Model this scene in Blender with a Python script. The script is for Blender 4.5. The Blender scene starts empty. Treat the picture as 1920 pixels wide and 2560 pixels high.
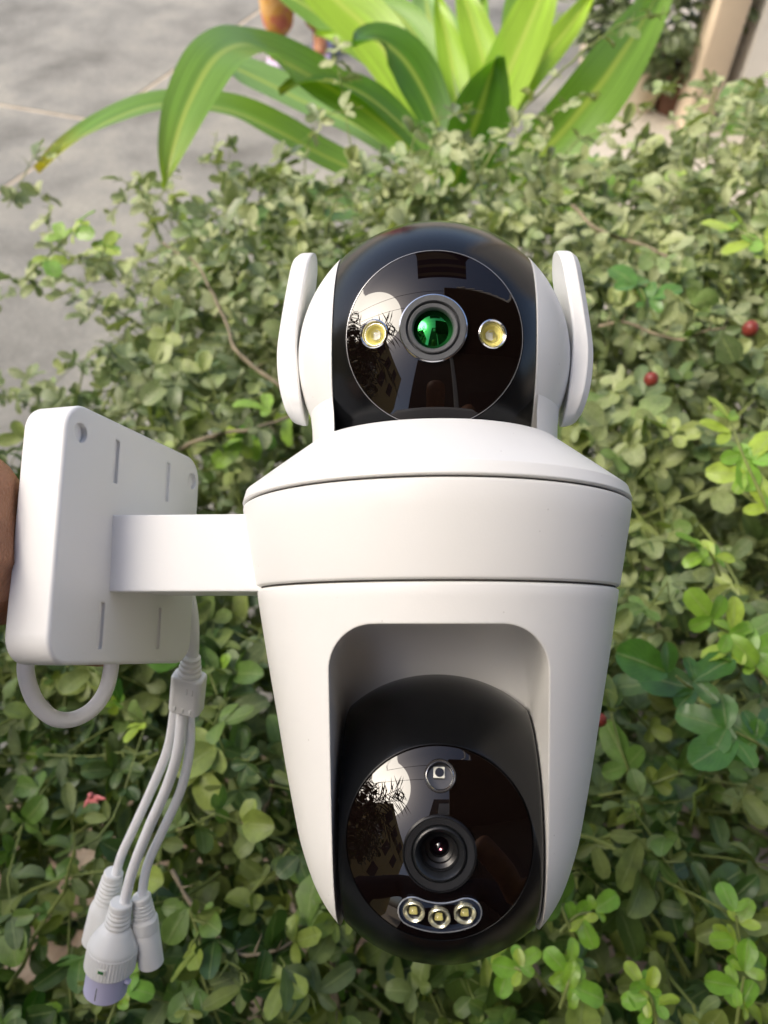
import bpy, bmesh, math, random
from mathutils import Vector, Matrix, Quaternion, noise
from mathutils.bvhtree import BVHTree

random.seed(11)
sc = bpy.context.scene
COL = sc.collection

# ------------------------------------------------------------------ camera
PITCH = math.radians(52.0)
CAM = Vector((0.0, 0.0, 1.45))
FPX = 1950.0                                   # focal length for a 1920 x 2560 frame
CR = Vector((1, 0, 0))
CF = Vector((0, math.cos(PITCH), -math.sin(PITCH)))
CU = Vector((0, math.sin(PITCH), math.cos(PITCH)))
cam = bpy.data.cameras.new('camera')
cam_ob = bpy.data.objects.new('camera', cam)
COL.objects.link(cam_ob)
cam_ob.location = CAM
cam_ob.rotation_euler = (math.radians(90) - PITCH, 0, 0)
cam.sensor_fit = 'VERTICAL'
cam.sensor_height = 36.0
cam.sensor_width = 27.0
cam.lens = FPX / 2560.0 * 36.0
cam.clip_start = 0.01
cam.clip_end = 500
cam.dof.use_dof = True
cam.dof.focus_distance = 0.238
cam.dof.aperture_fstop = 14.5
sc.camera = cam_ob

# ------------------------------------------------------------------ world, sun, exposure
SUN_EL, SUN_AZ = math.radians(51), math.radians(-103)     # azimuth from +Y towards +X
world = bpy.data.worlds.new('World')
sc.world = world
world.use_nodes = True
wn = world.node_tree.nodes
sky = wn.new('ShaderNodeTexSky')
sky.sky_type = 'NISHITA'
sky.sun_disc = False
sky.sun_elevation = SUN_EL
sky.sun_rotation = SUN_AZ
sky.dust_density = 3.6
sky.air_density = 0.75
sky.ozone_density = 0.6
wn['Background'].inputs['Strength'].default_value = 0.12
world.node_tree.links.new(sky.outputs['Color'], wn['Background'].inputs['Color'])
sun = bpy.data.lights.new('sun', 'SUN')
sun.energy = 1.5
sun.angle = math.radians(34)
sun.color = (1.0, 0.92, 0.78)
sun_ob = bpy.data.objects.new('sun', sun)
COL.objects.link(sun_ob)
sun_dir = Vector((math.sin(SUN_AZ) * math.cos(SUN_EL), math.cos(SUN_AZ) * math.cos(SUN_EL), math.sin(SUN_EL)))
sun_ob.rotation_euler = sun_dir.to_track_quat('Z', 'Y').to_euler()
sun_ob.location = (0, 0, 6)
sc.view_settings.view_transform = 'Standard'
sc.view_settings.look = 'None'
sc.view_settings.gamma = 1.0
sc.view_settings.use_curve_mapping = False
sc.view_settings.exposure = 1.42
sc.cycles.max_bounces = 8
sc.cycles.transparent_max_bounces = 8
sc.cycles.use_denoising = True


# ------------------------------------------------------------------ helpers
def P(px, py, d):
    """a point d metres deep from where the picture was taken"""
    return CAM + d * (CF + CR * ((px - 960.0) / FPX) + CU * ((1280.0 - py) / FPX))


def G(px, py, z=0.0):
    r = CF + CR * ((px - 960.0) / FPX) + CU * ((1280.0 - py) / FPX)
    return CAM + r * ((z - CAM.z) / r.z)


def camvec(v):
    return CR * v[0] + CU * v[1] + CF * v[2]


def tag(o, label=None, cat=None, group=None, kind=None):
    if label: o['label'] = label
    if cat: o['category'] = cat
    if group: o['group'] = group
    if kind: o['kind'] = kind
    return o


def empty(name, mat=None):
    o = bpy.data.objects.new(name, None)
    o.empty_display_size = 0.05
    COL.objects.link(o)
    if mat is not None: o.matrix_world = mat
    return o


def link(name, mesh, material=None, parent=None, mat=None):
    o = bpy.data.objects.new(name, mesh)
    COL.objects.link(o)
    if material is not None and not mesh.materials: mesh.materials.append(material)
    if parent is not None: o.parent = parent
    if mat is not None: o.matrix_local = mat
    return o


def finish(me, angle=32, smooth=True):
    if smooth:
        me.polygons.foreach_set('use_smooth', [True] * len(me.polygons))
        me.set_sharp_from_angle(angle=math.radians(angle))
    me.update()
    return me


def mesh_from(name, verts, faces, angle=32, smooth=True):
    me = bpy.data.meshes.new(name)
    me.from_pydata([tuple(v) for v in verts], [], faces)
    return finish(me, angle, smooth)


def lathe(name, prof, mtx=None, seg=96, angle=28, a0=0.0, a1=2 * math.pi):
    """revolve (radius, height) pairs about local Z"""
    full = abs(a1 - a0 - 2 * math.pi) < 1e-6
    verts, rows = [], []
    for r, h in prof:
        if r < 1e-7 and full:
            rows.append([len(verts)])
            verts.append(Vector((0, 0, h)))
        else:
            n = seg if full else seg + 1
            row = []
            for i in range(n):
                a = a0 + (a1 - a0) * i / seg
                row.append(len(verts))
                verts.append(Vector((r * math.cos(a), r * math.sin(a), h)))
            rows.append(row)
    faces = []
    for ra, rb in zip(rows[:-1], rows[1:]):
        n = max(len(ra), len(rb))
        rng = n if full else n - 1
        for i in range(rng):
            j = (i + 1) % n
            if len(ra) == 1 and len(rb) == 1: continue
            if len(ra) == 1: faces.append((ra[0], rb[j], rb[i]))
            elif len(rb) == 1: faces.append((ra[i], ra[j], rb[0]))
            else: faces.append((ra[i], ra[j], rb[j], rb[i]))
    if mtx is not None: verts = [mtx @ v for v in verts]
    me = mesh_from(name, verts, faces, angle)
    bm = bmesh.new(); bm.from_mesh(me)
    bmesh.ops.recalc_face_normals(bm, faces=bm.faces)
    bm.to_mesh(me); bm.free()
    return finish(me, angle)


def boolean(me, cutters, angle=32, op='DIFFERENCE'):
    o = bpy.data.objects.new('tmp', me); COL.objects.link(o)
    cs = []
    for k, c in enumerate(cutters):
        co = bpy.data.objects.new('tmpc', c); COL.objects.link(co); cs.append(co)
        m = o.modifiers.new('b%d' % k, 'BOOLEAN'); m.operation = op; m.object = co; m.solver = 'EXACT'
    dg = bpy.context.evaluated_depsgraph_get(); dg.update()
    out = bpy.data.meshes.new_from_object(o.evaluated_get(dg))
    out.materials.clear()
    for co in cs: bpy.data.objects.remove(co)
    bpy.data.objects.remove(o)
    return finish(out, angle)


def rounded_box(name, sx, sy, sz, rc, rb, mtx=None, cseg=10):
    """box with corners rounded by rc in the XY outline and top/bottom edges chamfer-rounded by rb (extruded along Z)"""
    def outline(inset):
        pts = []
        for cxs, cys, a0 in ((1, 1, 0), (-1, 1, 90), (-1, -1, 180), (1, -1, 270)):
            for i in range(cseg + 1):
                a = math.radians(a0 + 90 * i / cseg)
                pts.append((cxs * (sx / 2 - rc) + (rc - inset) * math.cos(a), cys * (sy / 2 - rc) + (rc - inset) * math.sin(a)))
        return pts
    rings = []
    for k in range(4):
        a = math.radians(90 * k / 3)
        rings.append((rb * (1 - math.sin(a)), -sz / 2 + rb * (1 - math.cos(a))))
    rings = rings + [(i, -h) for i, h in reversed(rings)]
    verts, rows = [], []
    for ins, h in rings:
        o = outline(ins); rows.append(range(len(verts), len(verts) + len(o)))
        verts += [Vector((x, y, h)) for x, y in o]
    faces = []
    n = len(rows[0])
    for ra, rb_ in zip(rows[:-1], rows[1:]):
        for i in range(n):
            faces.append((ra[i], ra[(i + 1) % n], rb_[(i + 1) % n], rb_[i]))
    faces.append(tuple(reversed(rows[0]))); faces.append(tuple(rows[-1]))
    if mtx is not None: verts = [mtx @ v for v in verts]
    return mesh_from(name, verts, faces, 40)


def catmull(pts, n):
    out = []
    p = [pts[0] * 2 - pts[1]] + list(pts) + [pts[-1] * 2 - pts[-2]]
    for i in range(1, len(p) - 2):
        for k in range(n):
            t = k / n
            a, b, c, d = p[i - 1], p[i], p[i + 1], p[i + 2]
            out.append(0.5 * ((2 * b) + (c - a) * t + (2 * a - 5 * b + 4 * c - d) * t * t + (3 * b - a - 3 * c + d) * t ** 3))
    out.append(pts[-1])
    return out


def tube_data(pts, radii, seg=8, verts=None, faces=None, caps=True):
    verts = [] if verts is None else verts
    faces = [] if faces is None else faces
    up = Vector((0.13, 0.31, 0.94)); rows = []
    prev = None
    for i, p in enumerate(pts):
        t = (pts[min(i + 1, len(pts) - 1)] - pts[max(i - 1, 0)])
        if t.length < 1e-9: t = Vector((0, 0, 1))
        t.normalize()
        if prev is None:
            s = t.cross(up)
            if s.length < 1e-3: s = t.cross(Vector((1, 0, 0)))
        else:
            s = prev - t * prev.dot(t)
        s.normalize(); prev = s
        b = t.cross(s)
        r = radii[i] if isinstance(radii, (list, tuple)) else radii
        row = []
        for k in range(seg):
            a = 2 * math.pi * k / seg
            row.append(len(verts)); verts.append(p + s * (r * math.cos(a)) + b * (r * math.sin(a)))
        rows.append(row)
    for ra, rb in zip(rows[:-1], rows[1:]):
        for k in range(seg):
            faces.append((ra[k], ra[(k + 1) % seg], rb[(k + 1) % seg], rb[k]))
    if caps:
        faces.append(tuple(reversed(rows[0]))); faces.append(tuple(rows[-1]))
    return verts, faces


def tube(name, pts, radii, seg=16, angle=50):
    v, f = tube_data(pts, radii, seg)
    return mesh_from(name, v, f, angle)


def skin_figure(name, verts, edges, radii, root=0, sub=2):
    me = bpy.data.meshes.new(name)
    me.from_pydata([tuple(v) for v in verts], edges, [])
    o = bpy.data.objects.new('tmp', me); COL.objects.link(o)
    m = o.modifiers.new('s', 'SKIN'); m.use_smooth_shade = True
    lay = me.skin_vertices[0] if me.skin_vertices else None
    if lay is None:
        bm = bmesh.new(); bm.from_mesh(me); bm.verts.layers.skin.verify(); bm.to_mesh(me); bm.free(); lay = me.skin_vertices[0]
    for i, r in enumerate(radii):
        lay.data[i].radius = (r, r) if not isinstance(r, tuple) else r
        lay.data[i].use_root = (i == root)
    s = o.modifiers.new('d', 'SUBSURF'); s.levels = sub; s.render_levels = sub
    dg = bpy.context.evaluated_depsgraph_get(); dg.update()
    out = bpy.data.meshes.new_from_object(o.evaluated_get(dg))
    bpy.data.objects.remove(o)
    out.polygons.foreach_set('use_smooth', [True] * len(out.polygons))
    return out


# ------------------------------------------------------------------ materials
def new_mat(name):
    m = bpy.data.materials.new(name); m.use_nodes = True
    nt = m.node_tree
    return m, nt, nt.nodes['Principled BSDF'], nt.nodes['Material Output']


def nd(nt, typ, **kw):
    n = nt.nodes.new(typ)
    for k, v in kw.items():
        if k.startswith('i_'): n.inputs[k[2:].replace('_', ' ')].default_value = v
        else: setattr(n, k, v)
    return n


def ramp(nt, stops, fac=None):
    n = nt.nodes.new('ShaderNodeValToRGB')
    el = n.color_ramp.elements
    while len(el) < len(stops): el.new(0.5)
    for e, (p, c) in zip(el, stops):
        e.position = p; e.color = (c[0], c[1], c[2], 1) if len(c) == 3 else c
    if fac is not None: nt.links.new(fac, n.inputs['Fac'])
    return n


def plain(name, col, rough=0.5, metal=0.0, ior=1.45, bump=0.0, bscale=200.0, bevel=0.0, var=0.0, vscale=20.0, coat=0.0):
    m, nt, b, out = new_mat(name)
    b.inputs['Base Color'].default_value = (*col, 1)
    b.inputs['Roughness'].default_value = rough
    b.inputs['Metallic'].default_value = metal
    b.inputs['IOR'].default_value = ior
    b.inputs['Coat Weight'].default_value = coat
    tc = nd(nt, 'ShaderNodeTexCoord')
    if var > 0:
        n = nd(nt, 'ShaderNodeTexNoise', i_Scale=vscale, i_Detail=5.0, i_Roughness=0.6)
        nt.links.new(tc.outputs['Object'], n.inputs['Vector'])
        r = ramp(nt, [(0.3, [c * (1 - var) for c in col]), (0.7, [min(1, c * (1 + var)) for c in col])], n.outputs['Fac'])
        nt.links.new(r.outputs['Color'], b.inputs['Base Color'])
    nrm = None
    if bevel > 0:
        bv = nd(nt, 'ShaderNodeBevel', samples=6); bv.inputs['Radius'].default_value = bevel
        nrm = bv.outputs['Normal']
    if bump > 0:
        n2 = nd(nt, 'ShaderNodeTexNoise', i_Scale=bscale, i_Detail=4.0)
        nt.links.new(tc.outputs['Object'], n2.inputs['Vector'])
        bp = nd(nt, 'ShaderNodeBump'); bp.inputs['Strength'].default_value = bump; bp.inputs['Distance'].default_value = 0.001
        nt.links.new(n2.outputs['Fac'], bp.inputs['Height'])
        if nrm is not None: nt.links.new(nrm, bp.inputs['Normal'])
        nrm = bp.outputs['Normal']
    if nrm is not None: nt.links.new(nrm, b.inputs['Normal'])
    return m


M = {}
M['white'] = plain('white_plastic', (0.80, 0.79, 0.76), 0.38, bump=0.035, bscale=1400, bevel=0.0008, var=0.012, vscale=18)
def specks(m, scale, amount):
    nt = m.node_tree; L = nt.links.new; b = nt.nodes['Principled BSDF']
    src = b.inputs['Base Color'].links[0].from_socket if b.inputs['Base Color'].links else None
    tc = nd(nt, 'ShaderNodeTexCoord')
    v = nd(nt, 'ShaderNodeTexVoronoi', i_Scale=scale); L(tc.outputs['Object'], v.inputs['Vector'])
    sc3 = nd(nt, 'ShaderNodeSeparateColor'); L(v.outputs['Color'], sc3.inputs[0])
    a = nd(nt, 'ShaderNodeMath', operation='LESS_THAN'); a.inputs[1].default_value = 0.10; L(v.outputs['Distance'], a.inputs[0])
    c = nd(nt, 'ShaderNodeMath', operation='LESS_THAN'); c.inputs[1].default_value = 0.05; L(sc3.outputs[0], c.inputs[0])
    d = nd(nt, 'ShaderNodeMath', operation='MULTIPLY'); L(a.outputs[0], d.inputs[0]); L(c.outputs[0], d.inputs[1])
    e = nd(nt, 'ShaderNodeMath', operation='MULTIPLY'); e.inputs[1].default_value = amount; L(d.outputs[0], e.inputs[0])
    # faint handling smudges
    n = nd(nt, 'ShaderNodeTexNoise', i_Scale=38.0, i_Detail=6.0, i_Roughness=0.7); L(tc.outputs['Object'], n.inputs['Vector'])
    r = nd(nt, 'ShaderNodeMapRange'); r.inputs['From Min'].default_value = 0.35; r.inputs['From Max'].default_value = 0.7
    r.inputs['To Min'].default_value = 0.34; r.inputs['To Max'].default_value = 0.50; L(n.outputs['Fac'], r.inputs['Value'])
    L(r.outputs[0], b.inputs['Roughness'])
    mx = nd(nt, 'ShaderNodeMix', data_type='RGBA'); L(e.outputs[0], mx.inputs['Factor'])
    if src is not None: L(src, mx.inputs['A'])
    else: mx.inputs['A'].default_value = b.inputs['Base Color'].default_value
    mx.inputs['B'].default_value = (0.2, 0.17, 0.13, 1)
    L(mx.outputs['Result'], b.inputs['Base Color'])


specks(M['white'], 420.0, 0.3)
M['white2'] = plain('white_plastic_gloss', (0.80, 0.80, 0.79), 0.34, bump=0.02, bscale=900, bevel=0.0009)
M['black'] = plain('black_satin_plastic', (0.0035, 0.0038, 0.0045), 0.21, ior=1.42, bump=0.025, bscale=2200, bevel=0.0004)
M['gap'] = plain('dark_gap', (0.05, 0.045, 0.04), 0.7)
M['ring'] = plain('lens_ring_rubber', (0.075, 0.078, 0.082), 0.5, bump=0.10, bscale=900)
M['ring_dark'] = plain('lens_barrel_black', (0.008, 0.008, 0.009), 0.3)
M['chrome'] = plain('chrome', (0.75, 0.75, 0.76), 0.14, metal=1.0)
M['coat_green'] = plain('green_coated_glass', (0.030, 0.27, 0.06), 0.03, metal=1.0)
M['pink_glint'] = plain('pink_lens_glint', (0.8, 0.28, 0.36), 0.08, metal=1.0)  # colour of the modelled reflection in the lower lens
M['phosphor'] = plain('led_phosphor', (0.78, 0.70, 0.22), 0.45)
M['reflector'] = plain('led_reflector', (0.72, 0.70, 0.52), 0.22, metal=0.7)
M['led_white'] = plain('led_package', (0.8, 0.8, 0.72), 0.4)
M['sensor_black'] = plain('sensor_black', (0.004, 0.005, 0.012), 0.2)
M['cable'] = plain('white_cable_sheath', (0.90, 0.90, 0.90), 0.34, bump=0.05, bscale=350)
M['plug'] = plain('white_plug_plastic', (0.83, 0.83, 0.80), 0.4, bump=0.04, bscale=500, bevel=0.0005)
M['cap'] = plain('lilac_rubber_cap', (0.60, 0.585, 0.80), 0.45)
M['green_pcb'] = plain('green_indicator', (0.02, 0.16, 0.03), 0.3)


def glass_black():
    m, nt, b, out = new_mat('black_gloss_window')
    b.inputs['Base Color'].default_value = (0.0035, 0.0018, 0.0015, 1)
    b.inputs['Roughness'].default_value = 0.012
    b.inputs['IOR'].default_value = 1.54
    return m


M['glass'] = glass_black()


def clear_mat():
    m, nt, b, out = new_mat('clear_dome')
    b.inputs['Base Color'].default_value = (1, 1, 1, 1)
    b.inputs['Roughness'].default_value = 0.02
    b.inputs['Transmission Weight'].default_value = 1.0
    b.inputs['IOR'].default_value = 1.46
    return m


M['clear'] = clear_mat()


def leaf_mat(name, dust=0.5, transl=0.22):
    """colour from the leaf's own tint attribute, pale midrib and side veins, dust film"""
    m, nt, b, out = new_mat(name)
    L = nt.links.new
    at = nd(nt, 'ShaderNodeAttribute', attribute_name='tint')
    uv = nd(nt, 'ShaderNodeUVMap')
    sx = nd(nt, 'ShaderNodeSeparateXYZ'); L(uv.outputs['UV'], sx.inputs[0])
    # midrib: |u| small
    ab = nd(nt, 'ShaderNodeMath', operation='ABSOLUTE'); L(sx.outputs['X'], ab.inputs[0])
    mid = nd(nt, 'ShaderNodeMapRange'); mid.inputs['From Min'].default_value = 0.02; mid.inputs['From Max'].default_value = 0.075
    mid.inputs['To Min'].default_value = 1.0; mid.inputs['To Max'].default_value = 0.0
    L(ab.outputs[0], mid.inputs['Value'])
    # side veins
    k1 = nd(nt, 'ShaderNodeMath', operation='MULTIPLY'); k1.inputs[1].default_value = -0.62; L(ab.outputs[0], k1.inputs[0])
    k2 = nd(nt, 'ShaderNodeMath', operation='ADD'); L(sx.outputs['Y'], k2.inputs[0]); L(k1.outputs[0], k2.inputs[1])
    k3 = nd(nt, 'ShaderNodeMath', operation='MULTIPLY'); k3.inputs[1].default_value = 44.0; L(k2.outputs[0], k3.inputs[0])
    k4 = nd(nt, 'ShaderNodeMath', operation='SINE'); L(k3.outputs[0], k4.inputs[0])
    sv = nd(nt, 'ShaderNodeMapRange'); sv.inputs['From Min'].default_value = 0.86; sv.inputs['From Max'].default_value = 1.0
    sv.inputs['To Max'].default_value = 0.28
    L(k4.outputs[0], sv.inputs['Value'])
    mx = nd(nt, 'ShaderNodeMath', operation='MAXIMUM'); L(mid.outputs[0], mx.inputs[0]); L(sv.outputs[0], mx.inputs[1])
    vs = nd(nt, 'ShaderNodeMath', operation='MULTIPLY'); vs.inputs[1].default_value = 0.55; L(mx.outputs[0], vs.inputs[0])
    # blotches
    tc = nd(nt, 'ShaderNodeTexCoord')
    geo = nd(nt, 'ShaderNodeNewGeometry')
    n1 = nd(nt, 'ShaderNodeTexNoise', i_Scale=95.0, i_Detail=5.0, i_Roughness=0.65); L(geo.outputs['Position'], n1.inputs['Vector'])
    n2 = nd(nt, 'ShaderNodeTexNoise', i_Scale=900.0, i_Detail=3.0, i_Roughness=0.6); L(geo.outputs['Position'], n2.inputs['Vector'])
    mr = nd(nt, 'ShaderNodeMapRange'); mr.inputs['From Min'].default_value = 0.3; mr.inputs['From Max'].default_value = 0.7
    mr.inputs['To Min'].default_value = 0.74; mr.inputs['To Max'].default_value = 1.22; L(n1.outputs['Fac'], mr.inputs['Value'])
    c1 = nd(nt, 'ShaderNodeVectorMath', operation='SCALE'); L(at.outputs['Color'], c1.inputs[0]); L(mr.outputs[0], c1.inputs['Scale'])
    # dust: stronger where alpha (glossiness) is low
    inv = nd(nt, 'ShaderNodeMath', operation='SUBTRACT'); inv.inputs[0].default_value = 1.0; L(at.outputs['Alpha'], inv.inputs[1])
    dm = nd(nt, 'ShaderNodeMapRange'); dm.inputs['From Min'].default_value = 0.35; dm.inputs['From Max'].default_value = 0.75
    dm.inputs['To Max'].default_value = dust; L(n2.outputs['Fac'], dm.inputs['Value'])
    sp = nd(nt, 'ShaderNodeSeparateXYZ'); L(geo.outputs['Position'], sp.inputs[0])
    dust_and_light = nd(nt, 'ShaderNodeMapRange'); dust_and_light.inputs['From Min'].default_value = 0.1; dust_and_light.inputs['From Max'].default_value = 0.85  # dust gain along Y, also painting the brighter light on the far side
    dust_and_light.inputs['To Min'].default_value = 0.0; dust_and_light.inputs['To Max'].default_value = 1.75; L(sp.outputs['Y'], dust_and_light.inputs['Value'])
    dm2 = nd(nt, 'ShaderNodeMath', operation='MULTIPLY'); L(dm.outputs[0], dm2.inputs[0]); L(dust_and_light.outputs[0], dm2.inputs[1])
    dd = nd(nt, 'ShaderNodeMath', operation='MULTIPLY'); L(inv.outputs[0], dd.inputs[0]); L(dm2.outputs[0], dd.inputs[1])
    mixd = nd(nt, 'ShaderNodeMix', data_type='RGBA'); L(dd.outputs[0], mixd.inputs['Factor']); L(c1.outputs[0], mixd.inputs['A'])
    mixd.inputs['B'].default_value = (0.50, 0.52, 0.31, 1)
    mixv = nd(nt, 'ShaderNodeMix', data_type='RGBA'); L(vs.outputs[0], mixv.inputs['Factor']); L(mixd.outputs['Result'], mixv.inputs['A'])
    mixv.inputs['B'].default_value = (0.30, 0.36, 0.14, 1)
    L(mixv.outputs['Result'], b.inputs['Base Color'])
    rg = nd(nt, 'ShaderNodeMapRange'); rg.inputs['To Min'].default_value = 0.50; rg.inputs['To Max'].default_value = 0.25; L(at.outputs['Alpha'], rg.inputs['Value'])
    L(rg.outputs[0], b.inputs['Roughness'])
    bp = nd(nt, 'ShaderNodeBump'); bp.inputs['Strength'].default_value = 0.35; bp.inputs['Distance'].default_value = 0.0007
    L(mx.outputs[0], bp.inputs['Height']); L(bp.outputs['Normal'], b.inputs['Normal'])
    tr = nd(nt, 'ShaderNodeBsdfTranslucent')
    tcol = nd(nt, 'ShaderNodeMix', data_type='RGBA', blend_type='MULTIPLY'); tcol.inputs['Factor'].default_value = 1.0
    L(mixv.outputs['Result'], tcol.inputs['A']); tcol.inputs['B'].default_value = (1.5, 1.7, 0.55, 1)
    L(tcol.outputs['Result'], tr.inputs['Color'])
    ms = nd(nt, 'ShaderNodeMixShader'); ms.inputs['Fac'].default_value = transl
    L(b.outputs[0], ms.inputs[1]); L(tr.outputs[0], ms.inputs[2]); L(ms.outputs[0], out.inputs['Surface'])
    return m


M['leaf'] = leaf_mat('shrub_leaf', 0.80, 0.18)


def strap_mat():
    m, nt, b, out = new_mat('strap_leaf')
    L = nt.links.new
    at = nd(nt, 'ShaderNodeAttribute', attribute_name='tint')
    uv = nd(nt, 'ShaderNodeUVMap'); sx = nd(nt, 'ShaderNodeSeparateXYZ'); L(uv.outputs['UV'], sx.inputs[0])
    mp = nd(nt, 'ShaderNodeMapping'); mp.inputs['Scale'].default_value = (14, 1.1, 1); L(uv.outputs['UV'], mp.inputs['Vector'])
    n = nd(nt, 'ShaderNodeTexNoise', i_Scale=1.6, i_Detail=4.0, i_Roughness=0.6); L(mp.outputs[0], n.inputs['Vector'])
    mr = nd(nt, 'ShaderNodeMapRange'); mr.inputs['From Min'].default_value = 0.28; mr.inputs['From Max'].default_value = 0.72
    mr.inputs['To Min'].default_value = 0.55; mr.inputs['To Max'].default_value = 1.5; L(n.outputs['Fac'], mr.inputs['Value'])
    c1 = nd(nt, 'ShaderNodeVectorMath', operation='SCALE'); L(at.outputs['Color'], c1.inputs[0]); L(mr.outputs[0], c1.inputs['Scale'])
    ab = nd(nt, 'ShaderNodeMath', operation='ABSOLUTE'); L(sx.outputs['X'], ab.inputs[0])
    mid = nd(nt, 'ShaderNodeMapRange'); mid.inputs['From Min'].default_value = 0.0; mid.inputs['From Max'].default_value = 0.16
    mid.inputs['To Min'].default_value = 0.60; mid.inputs['To Max'].default_value = 0.0; L(ab.outputs[0], mid.inputs['Value'])
    mx = nd(nt, 'ShaderNodeMix', data_type='RGBA'); L(mid.outputs[0], mx.inputs['Factor']); L(c1.outputs[0], mx.inputs['A']); mx.inputs['B'].default_value = (0.48, 0.54, 0.12, 1)
    # yellowing, browning tip
    tip = nd(nt, 'ShaderNodeMapRange'); tip.inputs['From Min'].default_value = 0.80; tip.inputs['From Max'].default_value = 1.0; tip.inputs['To Max'].default_value = 0.75
    L(sx.outputs['Y'], tip.inputs['Value'])
    tn = nd(nt, 'ShaderNodeMath', operation='MULTIPLY'); L(tip.outputs[0], tn.inputs[0]); L(at.outputs['Alpha'], tn.inputs[1])
    m2 = nd(nt, 'ShaderNodeMix', data_type='RGBA'); L(tn.outputs[0], m2.inputs['Factor']); L(mx.outputs['Result'], m2.inputs['A']); m2.inputs['B'].default_value = (0.5, 0.33, 0.05, 1)
    L(m2.outputs['Result'], b.inputs['Base Color'])
    b.inputs['Roughness'].default_value = 0.36
    bp = nd(nt, 'ShaderNodeBump'); bp.inputs['Strength'].default_value = 0.25; bp.inputs['Distance'].default_value = 0.001
    L(n.outputs['Fac'], bp.inputs['Height']); L(bp.outputs['Normal'], b.inputs['Normal'])
    tr = nd(nt, 'ShaderNodeBsdfTranslucent')
    tcol = nd(nt, 'ShaderNodeMix', data_type='RGBA', blend_type='MULTIPLY'); tcol.inputs['Factor'].default_value = 1.0
    L(m2.outputs['Result'], tcol.inputs['A']); tcol.inputs['B'].default_value = (1.6, 1.8, 0.5, 1)
    L(tcol.outputs['Result'], tr.inputs['Color'])
    ms = nd(nt, 'ShaderNodeMixShader'); ms.inputs['Fac'].default_value = 0.32
    L(b.outputs[0], ms.inputs[1]); L(tr.outputs[0], ms.inputs[2]); L(ms.outputs[0], out.inputs['Surface'])
    return m


M['strap'] = strap_mat()


def ground_mat(name, stops, scale, fine=60.0, bump=0.4, rough=0.85):
    m, nt, b, out = new_mat(name)
    L = nt.links.new
    geo = nd(nt, 'ShaderNodeNewGeometry')
    n1 = nd(nt, 'ShaderNodeTexNoise', i_Scale=scale, i_Detail=6.0, i_Roughness=0.6); L(geo.outputs['Position'], n1.inputs['Vector'])
    n2 = nd(nt, 'ShaderNodeTexNoise', i_Scale=fine, i_Detail=6.0, i_Roughness=0.7); L(geo.outputs['Position'], n2.inputs['Vector'])
    r = ramp(nt, stops, n1.outputs['Fac'])
    mr = nd(nt, 'ShaderNodeMapRange'); mr.inputs['From Min'].default_value = 0.3; mr.inputs['From Max'].default_value = 0.7
    mr.inputs['To Min'].default_value = 0.78; mr.inputs['To Max'].default_value = 1.2; L(n2.outputs['Fac'], mr.inputs['Value'])
    s = nd(nt, 'ShaderNodeVectorMath', operation='SCALE'); L(r.outputs['Color'], s.inputs[0]); L(mr.outputs[0], s.inputs['Scale'])
    L(s.outputs[0], b.inputs['Base Color'])
    b.inputs['Roughness'].default_value = rough
    bp = nd(nt, 'ShaderNodeBump'); bp.inputs['Strength'].default_value = bump; bp.inputs['Distance'].default_value = 0.01
    L(n2.outputs['Fac'], bp.inputs['Height']); L(bp.outputs['Normal'], b.inputs['Normal'])
    return m


M['concrete'] = ground_mat('pavement_concrete', [(0.3, (0.115, 0.111, 0.096)), (0.5, (0.205, 0.199, 0.177)), (0.7, (0.30, 0.285, 0.240))], 2.6, 70, 0.25)
M['joint'] = ground_mat('joint_sand', [(0.3, (0.36, 0.30, 0.22)), (0.7, (0.5, 0.43, 0.33))], 14, 120, 0.5)
M['soil'] = ground_mat('soil_beige', [(0.25, (0.10, 0.065, 0.04)), (0.5, (0.30, 0.21, 0.13)), (0.72, (0.55, 0.45, 0.33))], 9, 80, 0.8)
M['porch'] = ground_mat('porch_floor_cream', [(0.3, (0.36, 0.32, 0.26)), (0.7, (0.50, 0.46, 0.39))], 3, 40, 0.15, 0.6)
M['bark'] = plain('twig_bark_tan', (0.22, 0.18, 0.115), 0.75, bump=0.6, bscale=260, var=0.35, vscale=70)
M['twig'] = plain('twig_green', (0.17, 0.21, 0.055), 0.6, bump=0.3, bscale=300, var=0.3, vscale=60)
M['berry'] = plain('berry_red', (0.20, 0.035, 0.025), 0.4, var=0.3, vscale=120)
M['bud'] = plain('bud_yellow', (0.62, 0.55, 0.16), 0.5)
M['petal'] = plain('petal_pink', (0.55, 0.16, 0.16), 0.6, var=0.35, vscale=160)
M['skin'] = None


# ------------------------------------------------------------------ ground
def flat(name, pts, z, material, parent=None, thick=0.0):
    v = [Vector((p[0], p[1], z)) for p in pts]
    n = len(v)
    f = [tuple(range(n))]
    if thick:
        v += [Vector((p[0], p[1], z - thick)) for p in pts]
        f += [(i, i + n, (i + 1) % n + n, (i + 1) % n) for i in range(n)]
    me = mesh_from(name, v, f, smooth=False)
    bm = bmesh.new(); bm.from_mesh(me); bmesh.ops.recalc_face_normals(bm, faces=bm.faces); bm.to_mesh(me); bm.free()
    return link(name, me, material, parent)


ground = flat('ground', [(-60, -60), (60, -60), (60, 60), (-60, 60)], -0.003, M['joint'])
tag(ground, 'sandy ground showing in the pavement joints', 'ground', kind='structure')


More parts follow.
